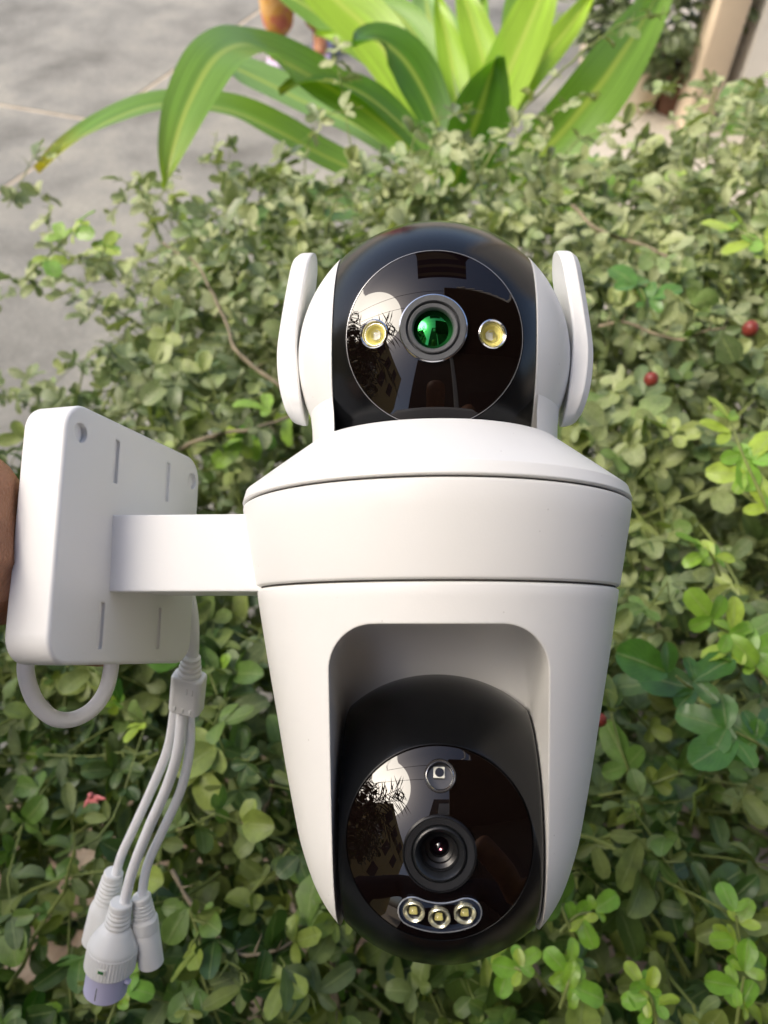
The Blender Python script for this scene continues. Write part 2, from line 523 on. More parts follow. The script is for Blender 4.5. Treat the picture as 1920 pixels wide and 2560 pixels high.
def line_clip(poly, a, b, keep_left, gap):
    """clip polygon by the line a-b (2D), keeping the left side, leaving half a joint free"""
    d = (b - a).normalized(); nrm = Vector((-d.y, d.x)) * (1 if keep_left else -1)
    out = []
    for i in range(len(poly)):
        p, q = poly[i], poly[(i + 1) % len(poly)]
        sp, sq = (p - a).dot(nrm) - gap, (q - a).dot(nrm) - gap
        if sp >= 0: out.append(p)
        if sp * sq < 0: out.append(p + (q - p) * (sp / (sp - sq)))
    return out


pav = empty('pavement'); tag(pav, 'grey concrete pavement of large slabs with sandy joints', 'pavement', kind='structure')
A2, B2 = G(295, 272).xy, G(654, 23).xy
C2, D2 = G(0, 262).xy, G(215, 298).xy
full = [Vector((-9, -2)), Vector((0.58, -2)), Vector((0.58, 2.2)), Vector((1.1, 5.0)), Vector((1.6, 9)), Vector((-9, 9))]
right = line_clip(full, A2, B2, False, 0.011)
left = line_clip(full, A2, B2, True, 0.011)
far_s = line_clip(left, C2, D2, True, 0.010)
near_s = line_clip(left, C2, D2, False, 0.010)
for poly in (right, far_s, near_s):
    if len(poly) > 2: flat('slab', [(p.x, p.y) for p in poly], 0.0, M['concrete'], pav, 0.03)
porch = flat('porch_floor', [(0.60, 1.26), (6, 1.26), (6, 9), (1.64, 9), (1.13, 5.0), (0.60, 2.2)], 0.06, M['porch'], thick=0.08)
tag(porch, 'pale cream porch floor behind the hedge', 'floor', kind='structure')
soil = flat('soil', [(-0.70, -0.7), (1.6, -0.7), (1.6, 1.24), (-0.22, 1.24), (-0.22, 0.55), (-0.70, 0.45)], 0.008, M['soil'], thick=0.03)
tag(soil, 'dry beige brown soil under the hedge', 'soil', kind='structure')

# ------------------------------------------------------------------ the security camera
TILT = math.radians(8.2)
dZ = camvec(Vector((0.0, math.cos(TILT), math.sin(TILT)))).normalized()
yaw = math.radians(3.0)
dY = camvec(Vector((math.sin(yaw), 0, math.cos(yaw))))
dY = (dY - dZ * dY.dot(dZ)).normalized()
dX = dY.cross(dZ).normalized()
O = CAM + camvec(Vector((0.0166, 0.0004, 0.2564)))
DEV = Matrix(((dX.x, dY.x, dZ.x, O.x), (dX.y, dY.y, dZ.y, O.y), (dX.z, dY.z, dZ.z, O.z), (0, 0, 0, 1)))
DINV = DEV.inverted()


def LP(px, py, d):
    return DINV @ P(px, py, d)


dev = empty('security_camera', DEV)
tag(dev, 'white twin-lens security camera with black ball heads held up in front of the hedge', 'security camera')


def dpart(name, me, material, parent=dev, mat=None):
    o = link(name, me, material, parent, mat)
    if name in ('mounting_plate', 'bracket_arm', 'cable_splitter', 'antenna'):
        w = o.modifiers.new('weighted', 'WEIGHTED_NORMAL'); w.keep_sharp = True; w.weight = 100
    return o


# collar, ring and lower shell
dpart('collar', lathe('collar', [(0.030, 0.0195), (0.0398, 0.0205), (0.0405, 0.0204), (0.0411, 0.0199), (0.0520, 0.01145), (0.0612, 0.0042),
                                 (0.0621, 0.0007), (0.0617, 0.0003), (0.050, 0.0003)], seg=192), M['white'])
dpart('seam_gap', lathe('seam_gap', [(0.0500, 0.0006), (0.0606, 0.0005), (0.0604, -0.0010), (0.05, -0.0012)], seg=128), M['gap'])
dpart('body_ring', lathe('body_ring', [(0.05, -0.0003), (0.0612, -0.0003), (0.0618, -0.0007), (0.0619, -0.0014), (0.0608, -0.0075), (0.0576, -0.0245), (0.0574, -0.0252),
                                       (0.0568, -0.0256), (0.050, -0.0256)], seg=192), M['white'])
dpart('seam_gap', lathe('seam_gap', [(0.050, -0.0252), (0.0562, -0.0252), (0.0558, -0.0268), (0.05, -0.0268)], seg=128), M['gap'])

prof = [(0.0, -0.0262), (0.0563, -0.0262), (0.0569, -0.0266), (0.0570, -0.0272)]
ctrl = [Vector((r, z, 0)) for z, r in ((-0.0300, .0565), (-0.048, .0532), (-0.0662, .0497), (-0.080, .0471), (-0.0935, .0443), (-0.1010, .0426), (-0.1082, .0403), (-0.1145, .0378),
                                       (-0.1195, .0350), (-0.1232, .0322), (-0.1262, .0293), (-0.1292, .0250), (-0.1315, .0195), (-0.1328, .010))]
prof += [(v.x, v.y) for v in catmull(ctrl, 3)] + [(0.0, -0.1330)]
shell = lathe('lower_shell', prof, seg=224, angle=24)


def arch_cutter():
    hw, rc, ztop = 0.0290, 0.0125, -0.0368
    verts, rows = [], []
    ys = [-0.09, -0.060, -0.050, -0.044, -0.038] + [-0.038 + 0.041 * math.sin(math.pi / 2 * k / 12) for k in range(1, 13)]
    for y in ys:
        k = max(0.0, (y + 0.038) / 0.041)
        zt = ztop - 0.034 * (1 - math.sqrt(max(0.0, 1 - min(1, k) ** 2.0))) 
        w = hw
        row = [(-w, -0.16)]
        for i in range(15):
            a = math.pi - math.pi / 2 * i / 14
            row.append((-w + rc + rc * math.cos(a), zt - rc + rc * math.sin(a)))
        for i in range(15):
            a = math.pi / 2 - math.pi / 2 * i / 14
            row.append((w - rc + rc * math.cos(a), zt - rc + rc * math.sin(a)))
        row.append((w, -0.16))
        rows.append(range(len(verts), len(verts) + len(row)))
        verts += [Vector((x, y, z)) for x, z in row]
    faces = []
    n = len(rows[0])
    for ra, rb in zip(rows[:-1], rows[1:]):
        for i in range(n): faces.append((ra[i], rb[i], rb[(i + 1) % n], ra[(i + 1) % n]))
    faces.append(tuple(rows[0])); faces.append(tuple(reversed(rows[-1])))
    me = mesh_from('cut', verts, faces)
    bm = bmesh.new(); bm.from_mesh(me); bmesh.ops.recalc_face_normals(bm, faces=bm.faces); bm.to_mesh(me); bm.free()
    return me


dpart('lower_shell', boolean(shell, [arch_cutter()], 30), M['white'])


def axis_frame(center, n, upv):
    """matrix whose Z is n"""
    z = n.normalized(); y = (upv - z * upv.dot(z)).normalized(); x = y.cross(z)
    return Matrix(((x.x, y.x, z.x, center.x), (x.y, y.y, z.y, center.y), (x.z, y.z, z.z, center.z), (0, 0, 0, 1)))


def cyl(r, h0, h1, mtx, cx=0.0, cy=0.0, seg=64):
    return lathe('cut', [(0, h0), (r, h0), (r, h1), (0, h1)], mtx @ Matrix.Translation((cx, cy, 0)), seg=seg)


def lens_axis(C, updeg, sidedeg=0.0):
    """axis from the ball's centre towards the viewer, turned up by updeg"""
    to = (DINV @ CAM) - C
    to.normalize()
    x = Vector((0, 0, 1)).cross(to).normalized()
    to = Quaternion(x, -math.radians(updeg)) @ to
    to = Quaternion(Vector((0, 0, 1)), math.radians(sidedeg)) @ to
    return to


class Face:
    def __init__(s, C, R, n, rd, roll=0.0, flat=1.35):
        s.C, s.R, s.rd = C, R, rd
        s.m = axis_frame(C, n, Quaternion(n, math.radians(roll)) @ Vector((0, 0, 1)))
        s.Rg = R * flat
        s.h0 = math.sqrt(R * R - rd * rd) + 0.0001
        s.base = math.sqrt(s.Rg ** 2 - rd ** 2)

    def h(s, r):
        return s.h0 + math.sqrt(s.Rg ** 2 - r * r) - s.base

    def cover(s, holes):
        pr = [(0, s.h0 - 0.004)] + [(s.rd * 0.985, s.h0 - 0.004), (s.rd, s.h0 - 0.003), (s.rd, s.h0 - 0.0002), (s.rd * 0.994, s.h(s.rd * 0.99))]
        pr += [(s.rd * (1 - k / 26), s.h(s.rd * (1 - k / 26))) for k in range(1, 26)] + [(0, s.h(0))]
        me = lathe('glass_cover', pr, s.m, seg=160, angle=30)
        return boolean(me, [cyl(r, s.h0 - 0.02, s.h0 + 0.03, s.m, x, y) for x, y, r in holes], 30)

    def at(s, x, y, dz=0.0):
        r = math.hypot(x, y)
        hh = s.h(r)
        nn = Vector((x, y, math.sqrt(s.Rg ** 2 - r * r))).normalized()
        # tilt half way towards the local surface normal
        q = Vector((0, 0, 1)).rotation_difference(nn)
        return s.m @ Matrix.Translation((x, y, hh + dz)) @ q.to_matrix().to_4x4()


# ---- upper head
UC = Vector((-0.0001, 0.0, 0.0506)); UR = 0.0452
UB = 0.0300
upper = Matrix.Translation(UC) @ Matrix.Rotation(math.radians(1.2), 4, 'Y')
TOX = Matrix.Rotation(math.radians(90), 4, 'Y')


def sphere_slice(x0, x1, R, n=40):
    return [(math.sqrt(max(0, R * R - x * x)), x) for x in [x0 + (x1 - x0) * (i / n) for i in range(n + 1)]]


core = [(0, -UR)] + sphere_slice(-UR + 0.00001, -UB - 0.0002, UR, 50) + [(0.030, -UB - 0.0002), (0.024, -UB + 0.004), (0.024, UB - 0.004), (0.030, UB + 0.0002)] + sphere_slice(UB + 0.0002, UR - 0.00001, UR, 50) + [(0, UR)]
uh = dpart('upper_head', lathe('upper_head', core, upper @ TOX, seg=160, angle=35), M['white'])
# neck, white at the sides only
a_side = math.acos(UB / 0.0398)
for s in (0, math.pi):
    dpart('neck_side', lathe('neck_side', [(0.030, 0.012), (0.0398, 0.012), (0.0403, 0.026), (0.0409, 0.031), (0.034, 0.036)], None, seg=40, a0=s - a_side, a1=s + a_side), M['white'], uh)

un = lens_axis(UC, 10.5, 0.6)
uf = Face(UC, UR, un, 0.0254, roll=-1.5)
band = lathe('front_band', [(0.0, -UB)] + sphere_slice(-UB, UB, UR - 0.0002, 90) + [(0.0, UB)], upper @ TOX, seg=200, angle=40)
band = boolean(band, [cyl(uf.rd + 0.00028, uf.h0 - 0.006, uf.h0 + 0.03, uf.m, seg=160)], 30)
dpart('front_band', band, M['black'], uh)
dpart('neck', lathe('neck', [(0.0, 0.012), (0.0355, 0.012), (0.0355, 0.0215), (0.034, 0.0225), (0.0, 0.0225)], seg=96), M['black'], uh)
ULED = [(-0.0172, 0.0006), (0.0166, 0.0007)]
ulens = (-0.0003, 0.0017)
dpart('glass_cover', uf.cover([(ulens[0], ulens[1], 0.00955)] + [(x, y, 0.0040) for x, y in ULED]), M['glass'], uh)


M['edge_glint'] = plain('cover_edge_glint', (0.35, 0.35, 0.36), 0.25, metal=0.5)
dpart('glint_ring', lathe('glint_ring', [(uf.rd + 0.0000, uf.h0 - 0.0012), (uf.rd + 0.00004, uf.h0 + 0.00012), (uf.rd + 0.00022, uf.h0 + 0.00005), (uf.rd + 0.00026, uf.h0 - 0.0012)], uf.m, 160), M['edge_glint'], uh)  # grey ring modelled as the highlight along the glass cover's edge


def lens(f, pos, parent, big, glass_mat, green):
    mm = f.at(pos[0], pos[1])
    dpart('lens_trim', lathe('lens_trim', [(0.0096, -0.004), (0.0097, 0.0004), (0.0094, 0.0006), (0.0092, 0.0002)], mm, 96), M['chrome'] if green else M['ring_dark'], parent)
    if green:
        pr = [(0.0095, -0.003), (0.0095, 0.0002), (0.0092, 0.0009), (0.0078, 0.0009), (0.0076, 0.0004), (0.0074, -0.0006), (0.0072, -0.0006), (0.0071, 0.0004),
              (0.0068, 0.0006), (0.0060, 0.0005), (0.0057, 0.0000), (0.0056, -0.0008), (0.0056, -0.003)]
        dpart('lens_ring', lathe('lens_ring', pr, mm, 120, angle=20), M['ring'], parent)
        gl = [(0.0057, -0.0018)] + [(0.0057 * (1 - k / 14), -0.0018 + 0.0015 * (1 - (1 - k / 14) ** 2)) for k in range(1, 14)] + [(0, -0.0003)]
        dpart('lens_glass', lathe('lens_glass', gl, mm, 64), glass_mat, parent)
    else:
        pr = [(0.0095, -0.003), (0.0095, -0.0002), (0.0091, 0.0003), (0.0074, 0.0002), (0.0071, -0.0004), (0.0071, -0.0002), (0.0068, 0.0006), (0.0064, 0.0008),
              (0.0058, 0.0002), (0.0051, -0.0012), (0.0047, -0.0018)]
        dpart('lens_ring', lathe('lens_ring', pr, mm, 120, angle=20), M['ring_lower'], parent)
        bar = [(0.0049, -0.0010), (0.0048, -0.0032), (0.0038, -0.0038), (0.0037, -0.0050), (0.0027, -0.0054), (0.0026, -0.0068), (0.0, -0.0072)]
        dpart('lens_barrel', lathe('lens_barrel', bar, mm, 80, angle=20), M['ring_dark'], parent)
        gl = [(0.0025, -0.0066)] + [(0.0025 * (1 - k / 10), -0.0066 + 0.0016 * (1 - (1 - k / 10) ** 2)) for k in range(1, 10)] + [(0, -0.0050)]
        dpart('lens_glass', lathe('lens_glass', gl, mm, 48), glass_mat, parent)
        me = lathe('lens_glint', [(0.0003, -0.0049), (0.0007, -0.0047), (0.0010, -0.0050)], mm, 24, a0=math.radians(-130), a1=math.radians(70))  # pink arc modelled to stand for a reflection inside the lens
        dpart('lens_glint', me, M['pink_glint'], parent)


M['ring_lower'] = plain('lens_ring_black', (0.012, 0.013, 0.0145), 0.33, bump=0.05, bscale=900)
M['glass_dark'] = plain('dark_lens_glass', (0.004, 0.002, 0.004), 0.03, ior=1.9)
lens(uf, ulens, uh, True, M['coat_green'], True)


def led_big(f, pos, parent):
    mm = f.at(pos[0], pos[1])
    o = dpart('led_lamp', lathe('led_lamp', [(0.0041, -0.003), (0.0042, 0.0002), (0.0039, 0.0005), (0.0036, 0.0002), (0.0034, -0.0008), (0.0031, -0.0008)], mm, 64), M['chrome'], parent)
    dpart('led_cup', lathe('led_cup', [(0.0034, -0.0006), (0.0030, -0.0010), (0.0028, -0.0012), (0.0026, -0.0011), (0.0021, -0.0022), (0.0015, -0.0028), (0, -0.0030)], mm, 48, angle=15), M['phosphor'], parent)
    dpart('led_lens', lathe('led_lens', [(0.0015, -0.0028), (0.0015, -0.0012), (0.0012, -0.0006), (0.0006, -0.0003), (0, -0.0002)], mm, 32), M['clear'], parent)
    c = rounded_box('led_die', 0.0013, 0.0013, 0.0004, 0.0002, 0.0001, mm @ Matrix.Translation((0, 0, -0.0025)), 3)
    dpart('led_die', c, M['led_white'], parent)


for p in ULED: led_big(uf, p, uh)

# ---- antennas
def paddle(side):
    zc, half = 0.0590, 0.0302
    verts, rows = [], []
    N = 44
    for i in range(N + 1):
        th = math.pi * i / N
        u = -math.cos(th)                             # -1 bottom .. 1 top
        z = half * u
        # half width in depth: stadium with round ends
        wr = 0.0098
        e = max(0.0, abs(z) - (half - wr))
        wy = math.sqrt(max(1e-9, wr * wr - e * e))
        outer = 0.0520 - 0.0041 * max(0, (u + 0.2) / 1.06) ** 1.25 - 0.0030 * max(0, (-u - 0.20) / 0.65) ** 2.2 - 0.0030 * max(0, (abs(u) - 0.90) / 0.10) ** 2
        inner = 0.0524 - 0.0068 - 0.0041 * max(0, (u + 0.2) / 1.06) ** 1.25 - 0.0030 * max(0, (-u + 0.05) / 1.0) ** 1.2
        t = outer - inner
        b = min(0.0022, wy * 0.45, t * 0.42)
        ring = [(inner + b * .25, -wy), (outer - b, -wy), (outer, -wy + b * 1.3), (outer, wy - b * 1.3), (outer - b, wy), (inner + b * .25, wy), (inner, wy - b * .25), (inner, -wy + b * .25)]
        rows.append(range(len(verts), len(verts) + len(ring)))
        verts += [Vector((side * x, y, zc + z)) for x, y in ring]
    faces = []
    n = 8
    for ra, rb in zip(rows[:-1], rows[1:]):
        for i in range(n): faces.append((ra[i], ra[(i + 1) % n], rb[(i + 1) % n], rb[i]))
    faces.append(tuple(rows[0])); faces.append(tuple(rows[-1]))
    me = mesh_from('antenna', verts, faces)
    bm = bmesh.new(); bm.from_mesh(me); bmesh.ops.remove_doubles(bm, verts=bm.verts, dist=1e-6); bmesh.ops.recalc_face_normals(bm, faces=bm.faces); bm.to_mesh(me); bm.free()
    return finish(me, 30)


roll = Matrix.Translation(UC) @ Matrix.Rotation(math.radians(1.0), 4, 'Y') @ Matrix.Translation(-UC)
for s, ang in ((-1, 0), (1, 0)):
    dpart('antenna', paddle(s), M['white2'], dev, roll)

# ---- lower ball
LC = Vector((0.0003, 0.0, -0.0942)); LR = 0.0418; LB = 0.0280
lm = Matrix.Translation(LC)
ln = lens_axis(LC, -13.5, 0.2)
lf = Face(LC, LR, ln, 0.0250, flat=1.3)
edge = [(0.0, -LB), (math.sqrt(LR ** 2 - LB ** 2) - 0.0008, -LB), (math.sqrt(LR ** 2 - LB ** 2), -LB + 0.0003)]
ball = lathe('lower_ball', edge + sphere_slice(-LB + 0.0006, LB - 0.0006, LR, 100) + [(r, -x) for r, x in reversed(edge)], lm @ TOX, seg=220, angle=40)
ball = boolean(ball, [cyl(lf.rd + 0.00022, lf.h0 - 0.006, lf.h0 + 0.03, lf.m, seg=160)], 30)
lb = dpart('lower_ball', ball, M['black'])
LLED = [(-0.00675, -0.0168), (-0.0001, -0.0182), (0.0066, -0.0170)]
SENS = (0.0004, 0.0176)
llens = (0.0001, -0.0014)
dpart('glass_cover', lf.cover([(llens[0], llens[1], 0.0095), (SENS[0], SENS[1], 0.0042)]), M['glass'], lb)
lens(lf, llens, lb, False, M['glass_dark'], False)
# light sensor
mm = lf.at(*SENS)
dpart('light_sensor', lathe('light_sensor', [(0.0042, -0.003), (0.0043, 0.0001), (0.0041, 0.0004), (0.0038, 0.0002), (0.0035, -0.0012), (0.0034, -0.0035), (0, -0.0036)], mm, 64, angle=20), M['sensor_cup'] if 'sensor_cup' in M else plain('sensor_cup', (0.05, 0.047, 0.045), 0.16, ior=1.7), lb)
sq = rounded_box('sensor_chip', 0.0031, 0.0029, 0.0006, 0.0002, 0.0001, mm @ Matrix.Translation((-0.0002, 0.0012, -0.0024)), 3)
dpart('sensor_chip', sq, M['led_white'], lb)
dpart('sensor_eye', lathe('sensor_eye', [(0.0, -0.0018), (0.0012, -0.0018), (0.0012, -0.0022)], mm @ Matrix.Translation((-0.0001, 0.0012, -0.0)), 32), M['sensor_black'], lb)
dpart('sensor_trim', lathe('sensor_trim', [(0.0034, -0.0001), (0.0036, 0.0003), (0.0039, 0.0001)], mm, 64), M['chrome'], lb)

# curved lamp housing
def kidney():
    hw = 0.0041
    pts = []
    R0 = 0.0182
    cen = Vector((0, 0.0))
    a0, a1 = math.radians(270 - 22.0), math.radians(270 + 22.0)
    n = 20
    for i in range(n + 1):
        a = a0 + (a1 - a0) * i / n
        pts.append((cen.x + (R0 + hw) * math.cos(a), cen.y + (R0 + hw) * math.sin(a)))
    for i in range(1, 12):
        b = a1 + math.pi * i / 12
        pts.append((cen.x + R0 * math.cos(a1) + hw * math.cos(b), cen.y + R0 * math.sin(a1) + hw * math.sin(b)))
    for i in range(n + 1):
        a = a1 + (a0 - a1) * i / n
        pts.append((cen.x + (R0 - hw) * math.cos(a), cen.y + (R0 - hw) * math.sin(a)))
    for i in range(1, 12):
        b = a0 + math.pi + math.pi * i / 12
        pts.append((cen.x + R0 * math.cos(a0) + hw * math.cos(b), cen.y + R0 * math.sin(a0) + hw * math.sin(b)))
    return pts


kp = kidney()
kc = Vector((0, -0.0178))
rings = [(1.0, -0.0006), (1.0, 0.0005), (0.975, 0.0007), (0.90, 0.0006), (0.875, 0.0002)]
v, f = [], []
for sc_, dz in rings:
    for x, y in kp:
        q = kc + (Vector((x, y)) - kc) * sc_
        if sc_ < 1:   # inset along both directions evenly
            q = Vector((x, y)) + (kc - Vector((x, y))).normalized() * ((1 - sc_) * 0.0046)
        v.append(lf.m @ Vector((q.x, q.y, lf.h(q.length) + dz)))
n = len(kp)
for k in range(len(rings) - 1):
    for i in range(n): f.append((k * n + i, k * n + (i + 1) % n, (k + 1) * n + (i + 1) % n, (k + 1) * n + i))
kb = len(v)
f.append(tuple((len(rings) - 1) * n + i for i in range(n)))
M['lamp_house'] = plain('lamp_housing_tinted', (0.018, 0.024, 0.042), 0.08, ior=1.6)
dpart('lamp_housing', mesh_from('lamp_housing', v, f, 30), M['lamp_house'], lb)
M['lamp_rim'] = plain('lamp_rim_clear', (0.42, 0.44, 0.47), 0.12, metal=0.6)
n = len(kp)
rimp = [lf.m @ Vector((x, y, lf.h(math.hypot(x, y)) + 0.0006)) for x, y in kp]
dpart('housing_rim', tube('housing_rim', rimp + [rimp[0]], 0.00022, 6), M['lamp_rim'], lb)
for x, y in LLED:
    mm = lf.at(x, y, 0.0006)
    dpart('led_lamp', lathe('led_lamp', [(0.0029, -0.0008), (0.0029, 0.0003), (0.0027, 0.0005), (0.0024, 0.0003), (0.0020, -0.0002), (0.0018, -0.0004)], mm, 48, angle=20), M['reflector'], lb)
    dpart('led_cup', lathe('led_cup', [(0.0021, -0.0002), (0.0017, -0.0004), (0, -0.0005)], mm, 40), M['ring_dark'], lb)
    dpart('led_lens', lathe('led_lens', [(0.0018, -0.0003), (0.0017, 0.0004), (0.0012, 0.0011), (0.0006, 0.0014), (0, 0.0015)], mm, 32), M['clear'], lb)
    c = rounded_box('led_die', 0.0016, 0.0016, 0.0005, 0.0002, 0.0001, mm @ Matrix.Translation((-0.0001, 0.0004, -0.0001)), 3)
    dpart('led_die', c, M['phosphor'], lb)

# ---- wall bracket: plate and arm
pc = Vector((-0.08094, -0.01116, 0.2550))
PR = ((0.96406, 0.00873, 0.26553), (0.03877, 0.98414, -0.17313), (-0.26283, 0.17720, 0.94843))
pn = camvec(Vector([r[0] for r in PR])); pv = camvec(Vector([r[1] for r in PR])); pu = camvec(Vector([r[2] for r in PR]))
pcw = CAM + camvec(pc)
# plate frame: X = depth (u), Y = up (v), Z = outward normal towards the camera body
PW = Matrix(((-pu.x, pv.x, pn.x, pcw.x), (-pu.y, pv.y, pn.y, pcw.y), (-pu.z, pv.z, pn.z, pcw.z), (0, 0, 0, 1)))
if PW.to_3x3().determinant() < 0:
    PW = Matrix(((pu.x, pv.x, pn.x, pcw.x), (pu.y, pv.y, pn.y, pcw.y), (pu.z, pv.z, pn.z, pcw.z), (0, 0, 0, 1)))
USGN = 1 if PW.col[0].xyz.dot(pu) > 0 else -1
PL = DINV @ PW
PT = 0.0148
plate = rounded_box('mounting_plate', 0.0780, 0.0758, PT, 0.0085, 0.0013, Matrix.Translation((0, 0, -PT / 2)), 12)
cuts = []
for u, v0, v1 in ((-0.0141, 0.0181, 0.0320), (0.0165, 0.0180, 0.0319), (-0.0158, -0.0332, -0.0193), (0.0163, -0.0330, -0.0192)):
    cuts.append(rounded_box('c', 0.0023, v1 - v0, 0.0060, 0.0004, 0.0002, Matrix.Translation((USGN * u, (v0 + v1) / 2, 0.0021)), 3))
for u, v0 in ((-0.0323, 0.0294), (0.0337, 0.0290)):
    cuts.append(lathe('c', [(0, -0.0016), (0.0029, -0.0016), (0.0029, 0.004), (0, 0.004)], Matrix.Translation((USGN * u, v0, 0)), 48))
pl = dpart('mounting_plate', boolean(plate, cuts, 40), M['white2'], dev, PL)
# arm: vertical extent from the plate, constant section into the body
top_z = LP(430, 1278, 0.2355).z
bot_z = LP(430, 1478, 0.2355).z
xl = LP(250, 1380, 0.2365).x - 0.012
arm = rounded_box('bracket_arm', 0.046 - (-xl) * -1 if False else (-0.046 - xl), 0.036, top_z - bot_z, 0.0007, 0.0005,
                  Matrix.Translation(((xl - 0.046) / 2, 0.0, (top_z + bot_z) / 2)), 3)
dpart('bracket_arm', arm, M['white2'], dev)

# ---- cables, in the device's own space
def ctube(name, pix, r, material=M['cable'], parent=dev, seg=16, n=8):
    return dpart(name, tube(name, catmull([LP(*p) for p in pix], n), r, seg), material, parent)


ctube('cable_loop', [(95, 1560, 0.236), (68, 1640, 0.237), (66, 1690, 0.239), (88, 1752, 0.243), (130, 1793, 0.247), (178, 1799, 0.252), (228, 1775, 0.257), (262, 1730, 0.261), (277, 1675, 0.263), (282, 1600, 0.263)], 0.00255, n=10)
ctube('main_cable', [(470, 1480, 0.300), (480, 1540, 0.300), (482, 1600, 0.300), (480, 1650, 0.302)], 0.0025)
top = LP(478, 1640, 0.301); botm = LP(463, 1800, 0.312)
ax = (botm - top).normalized()
sm = axis_frame(top, ax, Vector((0, -1, 0)))
relief = []
for k in range(4):
    relief += [(0.0030 + 0.0003 * k, 0.0022 * k), (0.0037 + 0.0003 * k, 0.0022 * k + 0.0004), (0.0037 + 0.0003 * k, 0.0022 * k + 0.0014), (0.0031 + 0.0003 * k, 0.0022 * k + 0.0018)]
relief = [(0.002, -0.0004)] + relief + [(0.0040, 0.0110), (0.0, 0.012)]
sp = dpart('cable_splitter', None or rounded_box('cable_splitter', 0.0128, 0.0090, 0.0168, 0.0026, 0.0012, sm @ Matrix.Translation((0, 0, 0.0168)), 6), M['plug'])
dpart('strain_relief', lathe('strain_relief', relief, sm, 32, angle=30), M['plug'], sp)
for dx in (-0.0032, 0.0, 0.0032):
    dpart('moulded_mark', rounded_box('moulded_mark', 0.0010, 0.0005, 0.0018, 0.0002, 0.0001, sm @ Matrix.Translation((dx, 0.0045, 0.0225)), 2), M['plug'], sp)
for dx in (0.0010, 0.0032):
    dpart('moulded_mark', rounded_box('moulded_mark', 0.0008, 0.0005, 0.0026, 0.0003, 0.0001, sm @ Matrix.Translation((dx, 0.00445, 0.0135)), 3), M['plug'], sp)

c1 = ctube('cable', [(438, 1765, 0.312), (420, 1870, 0.316), (378, 1975, 0.324), (330, 2080, 0.332), (303, 2140, 0.336), (286, 2200, 0.338)], 0.00195)
c2 = ctube('cable', [(456, 1765, 0.3105), (446, 1870, 0.312), (418, 1965, 0.317), (372, 2070, 0.322), (330, 2180, 0.326), (305, 2285, 0.328)], 0.0022)
c3 = ctube('cable', [(474, 1765, 0.313), (474, 1870, 0.316), (452, 1975, 0.322), (405, 2080, 0.328), (368, 2165, 0.331), (352, 2255, 0.333)], 0.00195)


def connector(name, a, b, prof_, material):
    A, B = LP(*a), LP(*b)
    m = axis_frame(A, (B - A), Vector((0, -1, 0)))
    return m, (B - A).length, prof_


def ribbed(r0, r1, z0, z1, n):
    out = []
    for k in range(n):
        za = z0 + (z1 - z0) * k / n; dz = (z1 - z0) / n
        r = r0 + (r1 - r0) * k / n
        out += [(r, za), (r + 0.0004, za + dz * .2), (r + 0.0004, za + dz * .6), (r - 0.0001, za + dz * .72), (r - 0.0001, za + dz * .98)]
    return out


# DC plug in front right
A, B = LP(353, 2238, 0.332), LP(378, 2410, 0.338)
m = axis_frame(A, B - A, Vector((0, -1, 0))); Ln = (B - A).length
dpart('dc_plug', lathe('dc_plug', [(0.0, -0.0002), (0.0036, 0.0), (0.0040, 0.0006), (0.0040, 0.0026)] + ribbed(0.0038, 0.0044, 0.003, 0.0098, 4) +
      [(0.0050, 0.0104), (0.0055, 0.0112), (0.0055, 0.0160), (0.0052, 0.0166), (0.0054, 0.0172), (0.0054, Ln - 0.0006), (0.0048, Ln), (0.0026, Ln), (0.0024, Ln - 0.006), (0, Ln - 0.006)], m, 48, angle=22), M['plug'])
# network plug in the middle
A, B = LP(304, 2255, 0.327), LP(262, 2480, 0.334)
m = axis_frame(A, B - A, Vector((0, -1, 0))); Ln = (B - A).length
npl = dpart('network_plug', lathe('network_plug', [(0.0, -0.0002), (0.0043, 0.0), (0.0047, 0.0006), (0.0047, 0.0026)] + ribbed(0.0044, 0.0052, 0.003, 0.0110, 4) +
            [(0.0056, 0.0114), (0.0068, 0.0130), (0.0086, 0.0162), (0.0099, 0.0186), (0.0103, 0.0196), (0.0103, 0.0206)], m, 56, angle=22), M['plug'])
# knurled nut
vv, ff = [], []
nseg = 96
for r, h in ((0.0101, 0.0205), (0.0104, 0.0209), (0.0105, 0.0300), (0.0100, 0.0306), (0.0092, 0.0306)):
    for i in range(nseg):
        a = 2 * math.pi * i / nseg
        rr = r + (0.00022 if (i % 2 == 0 and 0.0207 < h < 0.0303) else 0)
        vv.append(m @ Vector((rr * math.cos(a), rr * math.sin(a), h)))
for k in range(4):
    for i in range(nseg): ff.append((k * nseg + i, k * nseg + (i + 1) % nseg, (k + 1) * nseg + (i + 1) % nseg, (k + 1) * nseg + i))
dpart('knurled_nut', mesh_from('knurled_nut', vv, ff, 10), M['plug'], npl)
dpart('rubber_cap', lathe('rubber_cap', [(0.0090, 0.0302), (0.0094, 0.0312), (0.0091, 0.0320), (0.0090, 0.0420), (0.0080, 0.0432), (0.0, 0.0434)], m, 48, angle=30), M['cap'], npl)
dpart('cap_lug', rounded_box('cap_lug', 0.0024, 0.0020, 0.0016, 0.0004, 0.0003, m @ Matrix.Translation((0.0096, 0.002, 0.0335)), 3), M['cap'], npl)
dpart('cap_slot', rounded_box('cap_slot', 0.0005, 0.0006, 0.0060, 0.0002, 0.0001, m @ Matrix.Translation((-0.0006, 0.0089, 0.0375)), 3), M['lamp_rim'], npl)
dpart('indicator_frame', rounded_box('indicator_frame', 0.0040, 0.0010, 0.0025, 0.0003, 0.0002, m @ Matrix.Translation((0.0004, 0.01035, 0.0252)), 3), M['led_white'], npl)
